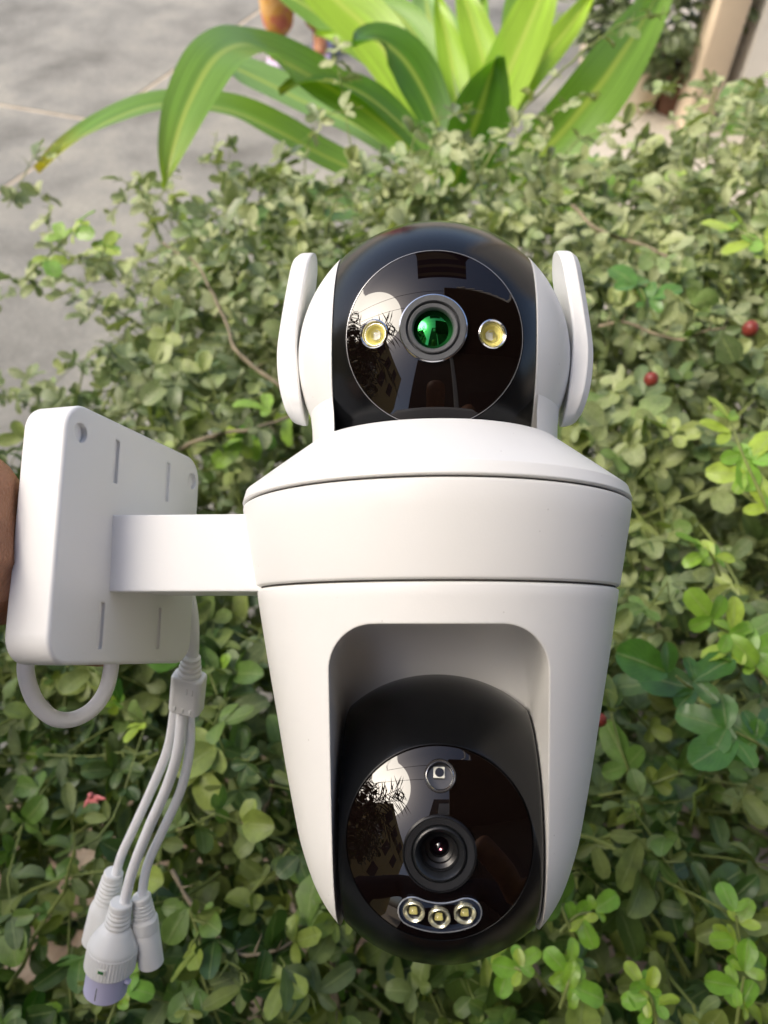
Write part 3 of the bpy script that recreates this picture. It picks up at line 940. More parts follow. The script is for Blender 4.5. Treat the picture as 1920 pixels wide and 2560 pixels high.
dpart('indicator_window', rounded_box('indicator_window', 0.0024, 0.0010, 0.0012, 0.0002, 0.0001, m @ Matrix.Translation((0.0004, 0.0106, 0.0252)), 3), M['green_pcb'], npl)
# plug behind
A, B = LP(285, 2180, 0.338), LP(243, 2350, 0.346)
m = axis_frame(A, B - A, Vector((0, -1, 0))); Ln = (B - A).length
dpart('rear_plug', lathe('rear_plug', [(0.0, -0.0002), (0.0038, 0.0), (0.0042, 0.0006), (0.0042, 0.0026)] + ribbed(0.0042, 0.0052, 0.003, 0.0150, 6) +
      [(0.0054, 0.0160), (0.0062, 0.0176), (0.0066, 0.0196), (0.0066, Ln), (0.0, Ln)], m, 48, angle=22), M['plug'])


# ------------------------------------------------------------------ the holding hand
def skin_mat():
    m, nt, b, out = new_mat('skin_brown')
    L = nt.links.new
    tc = nd(nt, 'ShaderNodeTexCoord')
    n = nd(nt, 'ShaderNodeTexNoise', i_Scale=45.0, i_Detail=5.0); L(tc.outputs['Object'], n.inputs['Vector'])
    r = ramp(nt, [(0.3, (0.30, 0.125, 0.058)), (0.7, (0.46, 0.215, 0.105))], n.outputs['Fac']); L(r.outputs['Color'], b.inputs['Base Color'])
    b.inputs['Roughness'].default_value = 0.5
    b.inputs['Subsurface Weight'].default_value = 0.12
    b.inputs['Subsurface Radius'].default_value = (0.004, 0.0015, 0.0008)
    v = nd(nt, 'ShaderNodeTexVoronoi', i_Scale=520.0); v.feature = 'DISTANCE_TO_EDGE'
    mp = nd(nt, 'ShaderNodeMapping'); mp.inputs['Scale'].default_value = (1, 1.0, 2.2); L(tc.outputs['Object'], mp.inputs['Vector']); L(mp.outputs[0], v.inputs['Vector'])
    n3 = nd(nt, 'ShaderNodeTexNoise', i_Scale=110.0, i_Detail=6.0); L(mp.outputs[0], n3.inputs['Vector'])
    ad = nd(nt, 'ShaderNodeMath', operation='ADD'); L(v.outputs['Distance'], ad.inputs[0]); L(n3.outputs['Fac'], ad.inputs[1])
    bp = nd(nt, 'ShaderNodeBump'); bp.inputs['Strength'].default_value = 0.5; bp.inputs['Distance'].default_value = 0.0012
    L(ad.outputs[0], bp.inputs['Height']); L(bp.outputs['Normal'], b.inputs['Normal'])
    return m


M['skin'] = skin_mat()


def PP(u, v, n):                                # plate coordinates in millimetres -> world
    return pcw + pu * (u / 1000) + pv * (v / 1000) + pn * (n / 1000)


hv, he, hr = [], [], []


def hadd(p, r, link_to=None):
    hv.append(p); hr.append(r)
    if link_to is not None: he.append((link_to, len(hv) - 1))
    return len(hv) - 1


wr = hadd(PP(-66, -22, -48), (0.025, 0.019))
pm = hadd(PP(-40, -10, -34), (0.026, 0.016), wr)
kn = hadd(PP(-16, -6, -29), (0.027, 0.013), pm)
fa = hadd(PP(-110, -45, -95), (0.030, 0.027), wr)
fb = hadd(PP(-185, -85, -165), 0.038, fa)
el = hadd(Vector((-0.42, -0.20, 1.08)), 0.045, fb)
sh = hadd(Vector((-0.24, -0.46, 1.38)), 0.060, el)
ch = hadd(Vector((0.0, -0.47, 1.34)), (0.15, 0.11), sh)
be = hadd(Vector((0.0, -0.47, 1.10)), (0.14, 0.11), ch)
pe = hadd(Vector((0.0, -0.47, 0.92)), (0.15, 0.12), be)
ne = hadd(Vector((0.0, -0.44, 1.49)), 0.055, ch)
hd = hadd(Vector((0.0, -0.38, 1.60)), (0.075, 0.09), ne)
hd2 = hadd(Vector((0.0, -0.36, 1.69)), (0.07, 0.085), hd)
sh2 = hadd(Vector((0.24, -0.46, 1.38)), 0.060, ch)
el2 = hadd(Vector((0.34, -0.34, 1.12)), 0.045, sh2)
wr2 = hadd(Vector((0.16, -0.12, 1.30)), 0.030, el2)
fi2 = hadd(Vector((0.09, -0.07, 1.38)), 0.028, wr2)
for sg in (-1, 1):
    k0 = hadd(Vector((sg * 0.10, -0.47, 0.82)), 0.10, pe)
    k1 = hadd(Vector((sg * 0.12, -0.45, 0.46)), 0.062, k0)
    k2 = hadd(Vector((sg * 0.12, -0.47, 0.07)), 0.042, k1)
    k3 = hadd(Vector((sg * 0.13, -0.33, 0.035)), 0.035, k2)
for vv0, ln_ in ((20, 1.0), (4, 1.08), (-12, 1.0), (-28, 0.85)):
    k = hadd(PP(-4, vv0 * 0.85 - 4, -25.5), 0.0100, kn)
    a1 = hadd(PP(-4 + 20 * ln_, vv0 - 3, -24.5), 0.0090, k)
    a2 = hadd(PP(-4 + 36 * ln_, vv0 - 3.5, -24), 0.0084, a1)
    a3 = hadd(PP(-4 + 48 * ln_, vv0 - 3.5, -23), 0.0072, a2)
th = hadd(PP(-43, -2, -30), 0.017, pm)
th2 = hadd(PP(-42, 12, -28), 0.0145, th)
th3 = hadd(PP(-36, 22, -26), 0.011, th2)
hand = link('person', skin_figure('person', hv, he, hr, root=ch, sub=2), M['skin'])
tag(hand, 'person reaching in from the left, bare brown hand gripping the white mounting plate', 'person')
M['sleeve'] = plain('shirt_dark_cloth', (0.020, 0.022, 0.032), 0.9, bump=0.4, bscale=300, var=0.2)
cv = [PP(-150, -66, -132), PP(-185, -85, -165), Vector((-0.42, -0.20, 1.08)), Vector((-0.24, -0.46, 1.38)), Vector((0.0, -0.47, 1.34)), Vector((0.0, -0.47, 1.10)), Vector((0.0, -0.47, 0.86)),
      Vector((0.24, -0.46, 1.38)), Vector((0.34, -0.34, 1.12)), Vector((0.27, -0.25, 1.19))]
link('shirt', skin_figure('shirt', cv, [(0, 1), (1, 2), (2, 3), (3, 4), (4, 5), (5, 6), (4, 7), (7, 8), (8, 9)], [.047, .05, .056, .075, (.175, .13), (.165, .13), (.175, .14), .075, .056, .05], 4, 2), M['sleeve'], hand)
tv = [Vector((0, -.47, .93)), Vector((-.10, -.47, .80)), Vector((-.12, -.45, .46)), Vector((-.12, -.47, .10)), Vector((.10, -.47, .80)), Vector((.12, -.45, .46)), Vector((.12, -.47, .10))]
link('trousers', skin_figure('trousers', tv, [(0, 1), (1, 2), (2, 3), (0, 4), (4, 5), (5, 6)], [.15, .115, .085, .07, .115, .085, .07], 0, 2), M['sleeve'], hand)

# ------------------------------------------------------------------ the shrub
TINTS_OLD = [((0.092, 0.155, 0.028), 0.15), ((0.125, 0.170, 0.042), 0.0), ((0.064, 0.125, 0.022), 0.3), ((0.042, 0.098, 0.018), 0.5), ((0.160, 0.210, 0.048), 0.05),
             ((0.100, 0.145, 0.046), 0.05), ((0.078, 0.158, 0.022), 0.4), ((0.180, 0.235, 0.040), 0.15)]
TINTS_NEW = [((0.17, 0.35, 0.030), 0.75), ((0.22, 0.39, 0.035), 0.7), ((0.065, 0.18, 0.022), 0.9), ((0.05, 0.14, 0.02), 0.95), ((0.30, 0.42, 0.040), 0.7)]


def leaf_shape(wid, fold, curl, ph, tipnotch, nu, nv):
    verts, uvs = [], []
    for j in range(nv + 1):
        t = j / nv
        w = wid * (max(t, 0.03) ** 0.62) * ((1 - t) ** 0.46) / 0.488 * (1 + 0.05 * math.sin(11 * t + ph))
        for i in range(nu + 1):
            s = i / nu * 2 - 1
            x = s * w * 0.5
            y = t
            if j == nv:
                x = s * wid * 0.21; y = t + 0.015 - tipnotch * (1 - abs(s)) - 0.06 * abs(s) ** 2
            z = fold * abs(x) - curl * (t - 0.25) ** 2 + 0.022 * math.sin(7 * t + ph) * abs(s) + 0.014 * math.sin(13 * t + ph + s)
            verts.append(Vector((x, y, z))); uvs.append((s, t))
    faces = []
    for j in range(nv):
        for i in range(nu):
            a = j * (nu + 1) + i
            faces.append((a, a + 1, a + nu + 2, a + nu + 1))
    return verts, uvs, faces


def leaf_variant(name, tint, gloss, wid, fold, curl, seed, tipnotch):
    ph = random.Random(seed).uniform(0, 6)
    verts, uvs, faces = leaf_shape(wid, fold, curl, ph, tipnotch, 4, 6)
    lv, luv, lfa = leaf_shape(wid, fold, curl, ph, tipnotch, 2, 4)
    me = bpy.data.meshes.new(name)
    me.from_pydata([tuple(v) for v in verts], [], faces)
    uvl = me.uv_layers.new(name='UVMap')
    for lp in me.loops: uvl.data[lp.index].uv = uvs[lp.vertex_index]
    at = me.attributes.new('tint', 'FLOAT_COLOR', 'POINT')
    for i in range(len(verts)): at.data[i].color = (*tint, gloss)
    me.polygons.foreach_set('use_smooth', [True] * len(faces))
    me.materials.append(M['leaf'])
    return dict(me=me, v=verts, f=faces, uv=uvs, lv=lv, luv=luv, lf=lfa, tint=(*tint, gloss))


VOLD, VNEW = [], []
for k in range(32):
    t, g = TINTS_OLD[k % len(TINTS_OLD)]
    j = random.uniform(0.85, 1.4)
    VOLD.append(leaf_variant('leaf', tuple(c * j for c in t), g, random.uniform(0.46, 0.80), random.uniform(0.10, 0.55), random.uniform(-0.1, 0.40), k, random.uniform(0.0, 0.09)))
for k in range(15):
    t, g = TINTS_NEW[k % len(TINTS_NEW)]
    VNEW.append(leaf_variant('leaf', t, g, random.uniform(0.55, 0.80), random.uniform(0.05, 0.35), random.uniform(0.0, 0.25), 100 + k, random.uniform(0.0, 0.06)))

leaflets = []                                  # (variant, matrix)
tw_v, tw_f = [], []


def hedge_top(x, y):
    z = 0.925 + 0.06 * math.exp(-((y - 0.98) / 0.14) ** 2) * max(0.0, min(1.0, (x + 0.1) / 0.2)) * (1 if x < 0.22 else 0.4) + 0.055 * noise.noise(Vector((x * 3.1, y * 3.1, 4.2))) + 0.03 * noise.noise(Vector((x * 8, y * 8, 1.7)))
    z -= 0.35 * max(0.0, -0.24 - x)            # falls away at the pavement side
    z -= 0.5 * max(0.0, y - (0.92 + 0.25 * max(0.0, min(1.0, (x - 0.33) / 0.20))))
    return z


def add_leaf(pos, direction, normal, length, var, roll=0.0):
    d = direction.normalized()
    nn = normal - d * normal.dot(d)
    if nn.length < 1e-4: nn = d.orthogonal()
    nn.normalize()
    if roll: nn = Quaternion(d, roll) @ nn
    x = d.cross(nn)
    m = Matrix(((x.x * length, d.x * length, nn.x * length, pos.x), (x.y * length, d.y * length, nn.y * length, pos.y), (x.z * length, d.z * length, nn.z * length, pos.z), (0, 0, 0, 1)))
    leaflets.append((var, m))


def clear_of_view(p, margin=0.33):
    q = p - CAM
    return q.dot(CF) > margin


def trifoliate(pos, direction, size, variants, upness=0.75, rnd=random):
    """three leaflets on one stalk, the middle one largest"""
    nrm = (Vector((0, -0.10, 1)) * upness + Vector((rnd.gauss(0, .46), rnd.gauss(0, .46), rnd.gauss(0, .30)))).normalized()
    d = direction - nrm * direction.dot(nrm) * rnd.uniform(0.55, 1.0)
    if d.length < 1e-3: d = nrm.orthogonal()
    d.normalize()
    st = pos + d * size * 0.18
    fam = rnd.choice(variants)
    fam2 = variants[(variants.index(fam) + rnd.choice([0, 8, 16])) % len(variants)]
    add_leaf(st, d, nrm, size * rnd.uniform(.9, 1.12), fam, rnd.gauss(0, .15))
    s = nrm.cross(d)
    for sg in (-1, 1):
        if rnd.random() < 0.07: continue
        dd = (d * rnd.uniform(0.05, 0.45) + s * sg).normalized()
        add_leaf(st, dd + nrm * rnd.uniform(-.15, .3), nrm, size * rnd.uniform(.52, .74), fam2, rnd.gauss(0, .22))
    return st


def grow_twig(start, direction, length, size, variants, spacing, r0, droop=0.5, leafy=1.0, rnd=random, into=None):
    n = max(3, int(length / spacing))
    p = start.copy(); d = direction.normalized()
    pts = [p.copy()]
    side = d.orthogonal().normalized()
    side = Quaternion(d, rnd.uniform(0, 6.28)) @ side
    for k in range(n):
        d = (d + Vector((rnd.gauss(0, .13), rnd.gauss(0, .13), rnd.gauss(0, .10) - droop * 0.06 * k / n))).normalized()
        p = p + d * (length / n)
        top = hedge_top(p.x, p.y)
        if p.z > top + 0.02 and rnd.random() < 0.8:
            d.z -= 0.5; d.normalize(); p.z = top + rnd.uniform(-.01, .025)
        if not clear_of_view(p): break
        pts.append(p.copy())
        side = Quaternion(d, 2.4) @ side
        if k > 0 and rnd.random() < leafy:
            trifoliate(p, (side + d * 0.5), size * rnd.uniform(.7, 1.2), variants, rnd=rnd)
            # thorn
            if rnd.random() < .5:
                tdir = (side * -1 + d * .4).normalized()
                tube_data([p, p + tdir * 0.009], [0.0007, 0.0001], 3, tw_v if into is None else into[0], tw_f if into is None else into[1])
    if len(pts) > 2:
        tube_data(pts, [r0 * (1 - 0.75 * i / (len(pts) - 1)) for i in range(len(pts))], 5, tw_v if into is None else into[0], tw_f if into is None else into[1])
        trifoliate(pts[-1], d, size * rnd.uniform(.8, 1.1), variants, rnd=rnd)


rs = random.Random(7)
X0, X1, Y0, Y1 = -0.62, 0.86, -0.25, 1.24
count = 0
while count < 3000:
    x, y = rs.uniform(X0, X1), rs.uniform(Y0, Y1)
    if y > 1.02 + 0.22 * max(0.0, min(1.0, (x - 0.33) / 0.20)): continue
    if x < -0.31 - 0.31 * max(0.0, min(1.0, (0.52 - y) / 0.12)): continue
    top = hedge_top(x, y)
    deep = rs.random()
    z = top - (0.05 + 0.34 * deep ** 1.3)
    az = rs.uniform(0, 2 * math.pi); el = rs.uniform(-0.05, 1.1)
    d = Vector((math.cos(az) * math.cos(el), math.sin(az) * math.cos(el), math.sin(el)))
    d += Vector((0, 0.05, 0.15))
    var = VOLD if rs.random() > 0.03 else VNEW
    size = rs.choice([0.018, 0.022, 0.026, 0.030]) * rs.uniform(.85, 1.15) * (0.94 + 0.04 * max(0.0, min(1.0, (y - 0.2) / 0.7)))
    p = Vector((x, y, z))
    if not clear_of_view(p, 0.40): count += 1; continue
    grow_twig(p, d, rs.uniform(.10, .24), size, var, rs.uniform(.015, .021), 0.0016, droop=1.0, leafy=0.92, rnd=rs)
    count += 1

shrub = empty('hedge_shrub', Matrix.Translation((0.25, 0.35, 0)))
tag(shrub, 'dense thorny hedge with small dusty three-part leaves behind the security camera', 'hedge')
SINV = Matrix.Translation((-0.25, -0.35, 0))


def branch(pix, r0, r1, material, n=5, seg=8):
    pts = catmull([P(*q) for q in pix], n)
    pts = [p + Vector((noise.noise(p * 40), noise.noise(p * 40 + Vector((5, 0, 0))), noise.noise(p * 40 + Vector((0, 9, 0))))) * 0.004 for p in pts]
    k = len(pts) - 1
    v, f = tube_data(pts, [(r0 + (r1 - r0) * i / k) * 0.72 * (1 + 0.18 * math.sin(i * 2.1)) for i in range(k + 1)], seg)
    # thorns
    for i in range(2, k, 3):
        t = (pts[i] - pts[i - 1]).normalized()
        o = Quaternion(t, random.uniform(0, 6.28)) @ t.orthogonal().normalized()
        tube_data([pts[i], pts[i] + (o + t * .4) * 0.011], [0.0009, 0.0001], 4, v, f)
    me = mesh_from('branch', [SINV @ q for q in v], f, 60)
    return link('branch', me, material, shrub), pts


BR = [
    ([(420, 1150, .74), (480, 1105, .72), (560, 1085, .71), (640, 1070, .70), (730, 1040, .72)], .0032, .0020, 'bark'),
    ([(405, 610, .86), (490, 660, .83), (545, 760, .79), (580, 850, .76), (640, 920, .74), (720, 980, .73)], .0016, .0030, 'bark'),
    ([(1130, 560, .98), (1190, 450, .97), (1290, 300, .96), (1370, 210, .95), (1470, 120, .95), (1560, 60, .95), (1680, 30, .95)], .0026, .0011, 'twig'),
    ([(1430, 520, .86), (1500, 575, .84), (1560, 600, .82), (1620, 620, .80), (1680, 650, .79)], .0030, .0022, 'bark'),
    ([(1500, 815, .70), (1560, 810, .69), (1640, 830, .68), (1700, 850, .68), (1770, 830, .67), (1830, 820, .67)], .0022, .0012, 'bark'),
    ([(1690, 740, .69), (1740, 770, .68), (1820, 800, .67), (1905, 840, .67)], .0012, .0010, 'twig'),
    ([(1580, 2010, .47), (1610, 2060, .47), (1660, 2140, .47), (1705, 2210, .47), (1745, 2260, .47)], .0010, .0013, 'twig'),
    ([(480, 2270, .46), (500, 2330, .46), (510, 2410, .455), (530, 2480, .45), (550, 2570, .45)], .0013, .0014, 'twig'),
    ([(430, 2180, .48), (490, 2260, .47), (540, 2340, .465), (600, 2390, .46), (690, 2370, .46), (760, 2340, .47)], .0020, .0012, 'bark'),
    ([(815, 2300, .52), (830, 2400, .51), (845, 2500, .50), (850, 2570, .50)], .0030, .0026, 'bark'),
    ([(690, 1870, .56), (685, 1960, .56), (670, 2000, .56), (660, 2060, .55)], .0026, .0018, 'bark'),
    ([(560, 1940, .54), (640, 1910, .54), (700, 1890, .54)], .0010, .0014, 'twig'),
    ([(700, 2390, .45), (730, 2430, .45), (760, 2470, .45), (785, 2500, .45)], .0009, .0008, 'twig'),
    ([(1700, 1470, .56), (1760, 1530, .55), (1800, 1570, .55), (1870, 1610, .54), (1930, 1620, .54)], .0014, .0012, 'twig'),
    ([(30, 1880, .58), (120, 1885, .57), (220, 1890, .57), (330, 1880, .57)], .0014, .0010, 'twig'),
    ([(100, 480, .95), (125, 520, .93), (120, 580, .91), (170, 640, .88), (290, 650, .86)], .0010, .0016, 'twig'),
    ([(905, 480, .98), (880, 380, .97), (862, 270, .965), (848, 170, .96), (838, 110, .96)], .0014, .0007, 'twig'),
    ([(760, 470, .96), (770, 380, .95), (800, 300, .95), (905, 270, .95)], .0012, .0008, 'twig'),
    ([(1010, 420, .98), (1050, 330, .97), (1130, 290, .97), (1190, 280, .96)], .0012, .0008, 'twig'),
    ([(1250, 420, .98), (1330, 330, .97), (1420, 260, .96), (1500, 230, .96)], .0012, .0008, 'twig'),
    ([(1000, 520, .95), (1060, 400, .95), (1090, 330, .95), (1080, 260, .95)], .0012, .0007, 'twig'),
    ([(600, 520, .93), (560, 440, .93), (530, 380, .93), (545, 330, .93)], .0012, .0007, 'twig'),
    ([(450, 560, .92), (400, 500, .92), (330, 470, .92), (300, 440, .92)], .0012, .0007, 'twig'),
    ([(20, 520, .95), (60, 450, .95), (90, 400, .95), (150, 380, .95)], .0010, .0007, 'twig'),
    ([(1380, 420, .97), (1470, 340, .96), (1560, 320, .96), (1640, 240, .97), (1700, 190, .98)], .0013, .0008, 'twig'),
    ([(1700, 420, .95), (1720, 300, .96), (1760, 230, .97), (1790, 190, .98)], .0013, .0008, 'twig'),
    ([(660, 2560, .44), (635, 2480, .445), (620, 2440, .45), (560, 2400, .45)], .0012, .0009, 'twig'),
]
for pix, r0, r1, mt in BR:
    o, pts = branch(pix, r0, r1, M[mt])
    rr = random.Random(len(leaflets))
    for i in range(1, len(pts), 3):
        t = (pts[i] - pts[i - 1]).normalized()
        o_ = Quaternion(t, rr.uniform(0, 6.28)) @ t.orthogonal().normalized()
        if rr.random() < (.8 if mt == 'twig' else .7):
            trifoliate(pts[i], o_ + t * .4 + Vector((0, 0, .2)), .024 * rr.uniform(.7, 1.1), VOLD, rnd=rr)
            if mt == 'twig' and pix[0][1] < 560: trifoliate(pts[i], t * .4 - o_, .021 * rr.uniform(.7, 1.1), VOLD, rnd=rr)

# bright young sprigs
SPR = [([(1935, 1310, .50), (1890, 1210, .50), (1850, 1120, .505), (1830, 1060, .51)], .026, 7),
       ([(1930, 1720, .485), (1870, 1640, .49), (1830, 1590, .49), (1790, 1560, .49)], .026, 6),
       ([(1800, 1440, .53), (1780, 1390, .525), (1760, 1370, .52)], .019, 4),
       ([(1800, 1740, .50), (1730, 1720, .485), (1690, 1690, .48)], .031, 3),
       ([(1930, 1880, .47), (1880, 1850, .47), (1840, 1830, .47)], .030, 4),
       ([(1870, 2420, .43), (1850, 2350, .43), (1840, 2290, .43)], .0165, 5),
       ([(1840, 2570, .42), (1850, 2500, .42), (1860, 2440, .42)], .017, 4),
       ([(1640, 2560, .43), (1630, 2500, .43), (1610, 2470, .43)], .015, 5),
       ([(1400, 2520, .43), (1420, 2460, .43), (1425, 2420, .435)], .0165, 4),
       ([(1340, 2440, .44), (1290, 2420, .44), (1260, 2390, .45)], .0155, 4),
       ([(60, 700, .80), (120, 640, .80), (170, 590, .80), (190, 560, .80)], .024, 5),
       ([(250, 650, .80), (262, 620, .80)], .026, 2),
       ([(1640, 800, .72), (1620, 760, .72), (1600, 720, .72)], .034, 3),
       ([(1930, 640, .74), (1890, 600, .74), (1840, 580, .75)], .030, 5),
       ([(270, 2560, .44), (300, 2480, .445), (310, 2430, .45)], .016, 3),
       ([(1400, 2330, .45), (1440, 2290, .45), (1480, 2280, .45)], .018, 3)]
for i, (pix, size, n) in enumerate(SPR):
    rr = random.Random(50 + i)
    pts = catmull([P(*q) for q in pix], 4)
    v, f = tube_data(pts, [0.0012 - 0.0005 * k / (len(pts) - 1) for k in range(len(pts))], 6)
    link('branch', mesh_from('branch', [SINV @ q for q in v], f, 60), M['twig'], shrub)
    sub = [VNEW[k] for k in range(len(VNEW)) if (k % 5) in ((0, 1, 4) if i not in (3, 4, 12) else (2, 3))]
    for k in range(n):
        q = pts[min(len(pts) - 1, int((k + 1) / n * (len(pts) - 1)))]
        t = (pts[-1] - pts[0]).normalized()
        sd = Quaternion(CF, k * 2.4 + rr.uniform(-.4, .4)) @ (t - CF * t.dot(CF)).normalized()
        if k == n - 1: sd = t
        trifoliate(q, sd + t * .35, size * rr.uniform(.8, 1.1), sub, upness=1.6, rnd=rr)

# berries, buds
def berry(name, px, py, d, r, material):
    pr = [(0, r)] + [(r * math.sin(a), r * 1.08 * math.cos(a)) for a in [math.pi * k / 10 for k in range(1, 10)]] + [(0, -r * 1.08)]
    me = lathe(name, pr, seg=14, angle=80)
    return link(name, me, material, shrub, SINV @ Matrix.Translation(P(px, py, d)))


berry('berry', 1876, 822, .655, .0068, M['berry'])
berry('berry', 1628, 948, .66, .0062, M['berry'])
berry('berry', 1500, 1800, .50, .0045, M['berry'])

# which leaflets show largest: cast rays and count
bv, bf, own = [], [], []
for li, (var, m) in enumerate(leaflets):
    b0 = len(bv)
    bv.extend(m @ v for v in var['lv'])
    for f_ in var['lf']: bf.append(tuple(b0 + i for i in f_)); own.append(li)
tree = BVHTree.FromPolygons(bv, bf)
hits = {}
for iy in range(0, 2560, 13):
    for ix in range(0, 1920, 13):
        if 620 < ix < 1540 and 1000 < iy < 1900: continue
        if 740 < ix < 1430 and 560 < iy < 2330: continue
        if 30 < ix < 620 and 1080 < iy < 1660 and iy > 1000 + 0.4 * ix: continue
        dr = (P(ix, iy, 1.0) - CAM).normalized()
        h = tree.ray_cast(CAM, dr)
        if h[2] is not None: hits[own[h[2]]] = hits.get(own[h[2]], 0) + 1
best = set(sorted(hits, key=lambda k: -hits[k])[:300])
for li in sorted(best):
    var, m = leaflets[li]
    link('leaf', var['me'], None, shrub, SINV @ m)
sv, sf, suv, st = [], [], [], []
for li, (var, m) in enumerate(leaflets):
    if li in best: continue
    b0 = len(sv)
    mm = SINV @ m
    kv, kf, ku = ('v', 'f', 'uv') if li in hits else ('lv', 'lf', 'luv')
    sv.extend(tuple(mm @ v) for v in var[kv])
    sf.extend(tuple(b0 + i for i in f_) for f_ in var[kf])
    suv.extend(var[ku]); st.extend([var['tint']] * len(var[kv]))
me = bpy.data.meshes.new('foliage')
me.from_pydata(sv, [], sf)
uvl = me.uv_layers.new(name='UVMap')
li_v = [0] * len(me.loops); me.loops.foreach_get('vertex_index', li_v)
uvl.data.foreach_set('uv', [c for i in li_v for c in suv[i]])
at = me.attributes.new('tint', 'FLOAT_COLOR', 'POINT'); at.data.foreach_set('color', [c for t in st for c in t])
me.polygons.foreach_set('use_smooth', [True] * len(sf))
tag(link('foliage', me, M['leaf'], shrub), kind='stuff')
# main stems from the soil
for k in range(16):
    x, y = rs.uniform(-.22, .75), rs.uniform(.0, .95)
    pts = [Vector((x, y, 0.0))]
    for j in range(7):
        pts.append(pts[-1] + Vector((rs.gauss(0, .035), rs.gauss(0, .035), .105)))
    tube_data(pts, [.008 - .0008 * j for j in range(8)], 6, tw_v, tw_f)
tag(link('twigs', mesh_from('twigs', [SINV @ v for v in tw_v], tw_f, 60), M['twig'], shrub), kind='stuff')


# ------------------------------------------------------------------ strap-leaved lily
def strap(pix, width, nhint, tint, parent, fold=0.18, tipyellow=0.0, twist=0.0, inv=None, tipw=0.06, basew=0.55):
    ctrl_ = [P(*q) for q in pix]
    pts = catmull(ctrl_, 6)
    N = len(pts) - 1
    nu = 8
    verts, uvs = [], []
    for j, p in enumerate(pts):
        t = j / N
        tg = (pts[min(j + 1, N)] - pts[max(j - 1, 0)]).normalized()
        nn = nhint - tg * nhint.dot(tg)
        nn.normalize()
        nn = Quaternion(tg, twist * (t - .4)) @ nn
        s = tg.cross(nn)
        w = width * (basew + (1 - basew) * min(1, t / .35)) * (1 if t < .5 else max(tipw, 1 - ((t - .5) / .5) ** 2.4))
        for i in range(nu + 1):
            a = i / nu * 2 - 1
            off = fold * width * (abs(a) ** 1.3) * .5 + 0.0025 * math.sin(11 * t + 3 * a) * abs(a)
            verts.append(p + s * (a * w / 2) + nn * off); uvs.append((a, t))
    faces = []
    for j in range(N):
        for i in range(nu):
            a = j * (nu + 1) + i
            faces.append((a, a + 1, a + nu + 2, a + nu + 1))
    me = bpy.data.meshes.new('leaf')
    me.from_pydata([tuple(inv @ v) for v in verts], [], faces)
    uvl = me.uv_layers.new(name='UVMap')
    for lp in me.loops: uvl.data[lp.index].uv = uvs[lp.vertex_index]
    at = me.attributes.new('tint', 'FLOAT_COLOR', 'POINT')
    for i in range(len(verts)): at.data[i].color = (*tint, tipyellow)
    me.polygons.foreach_set('use_smooth', [True] * len(faces))
    return link('leaf', me, M['strap'], parent)


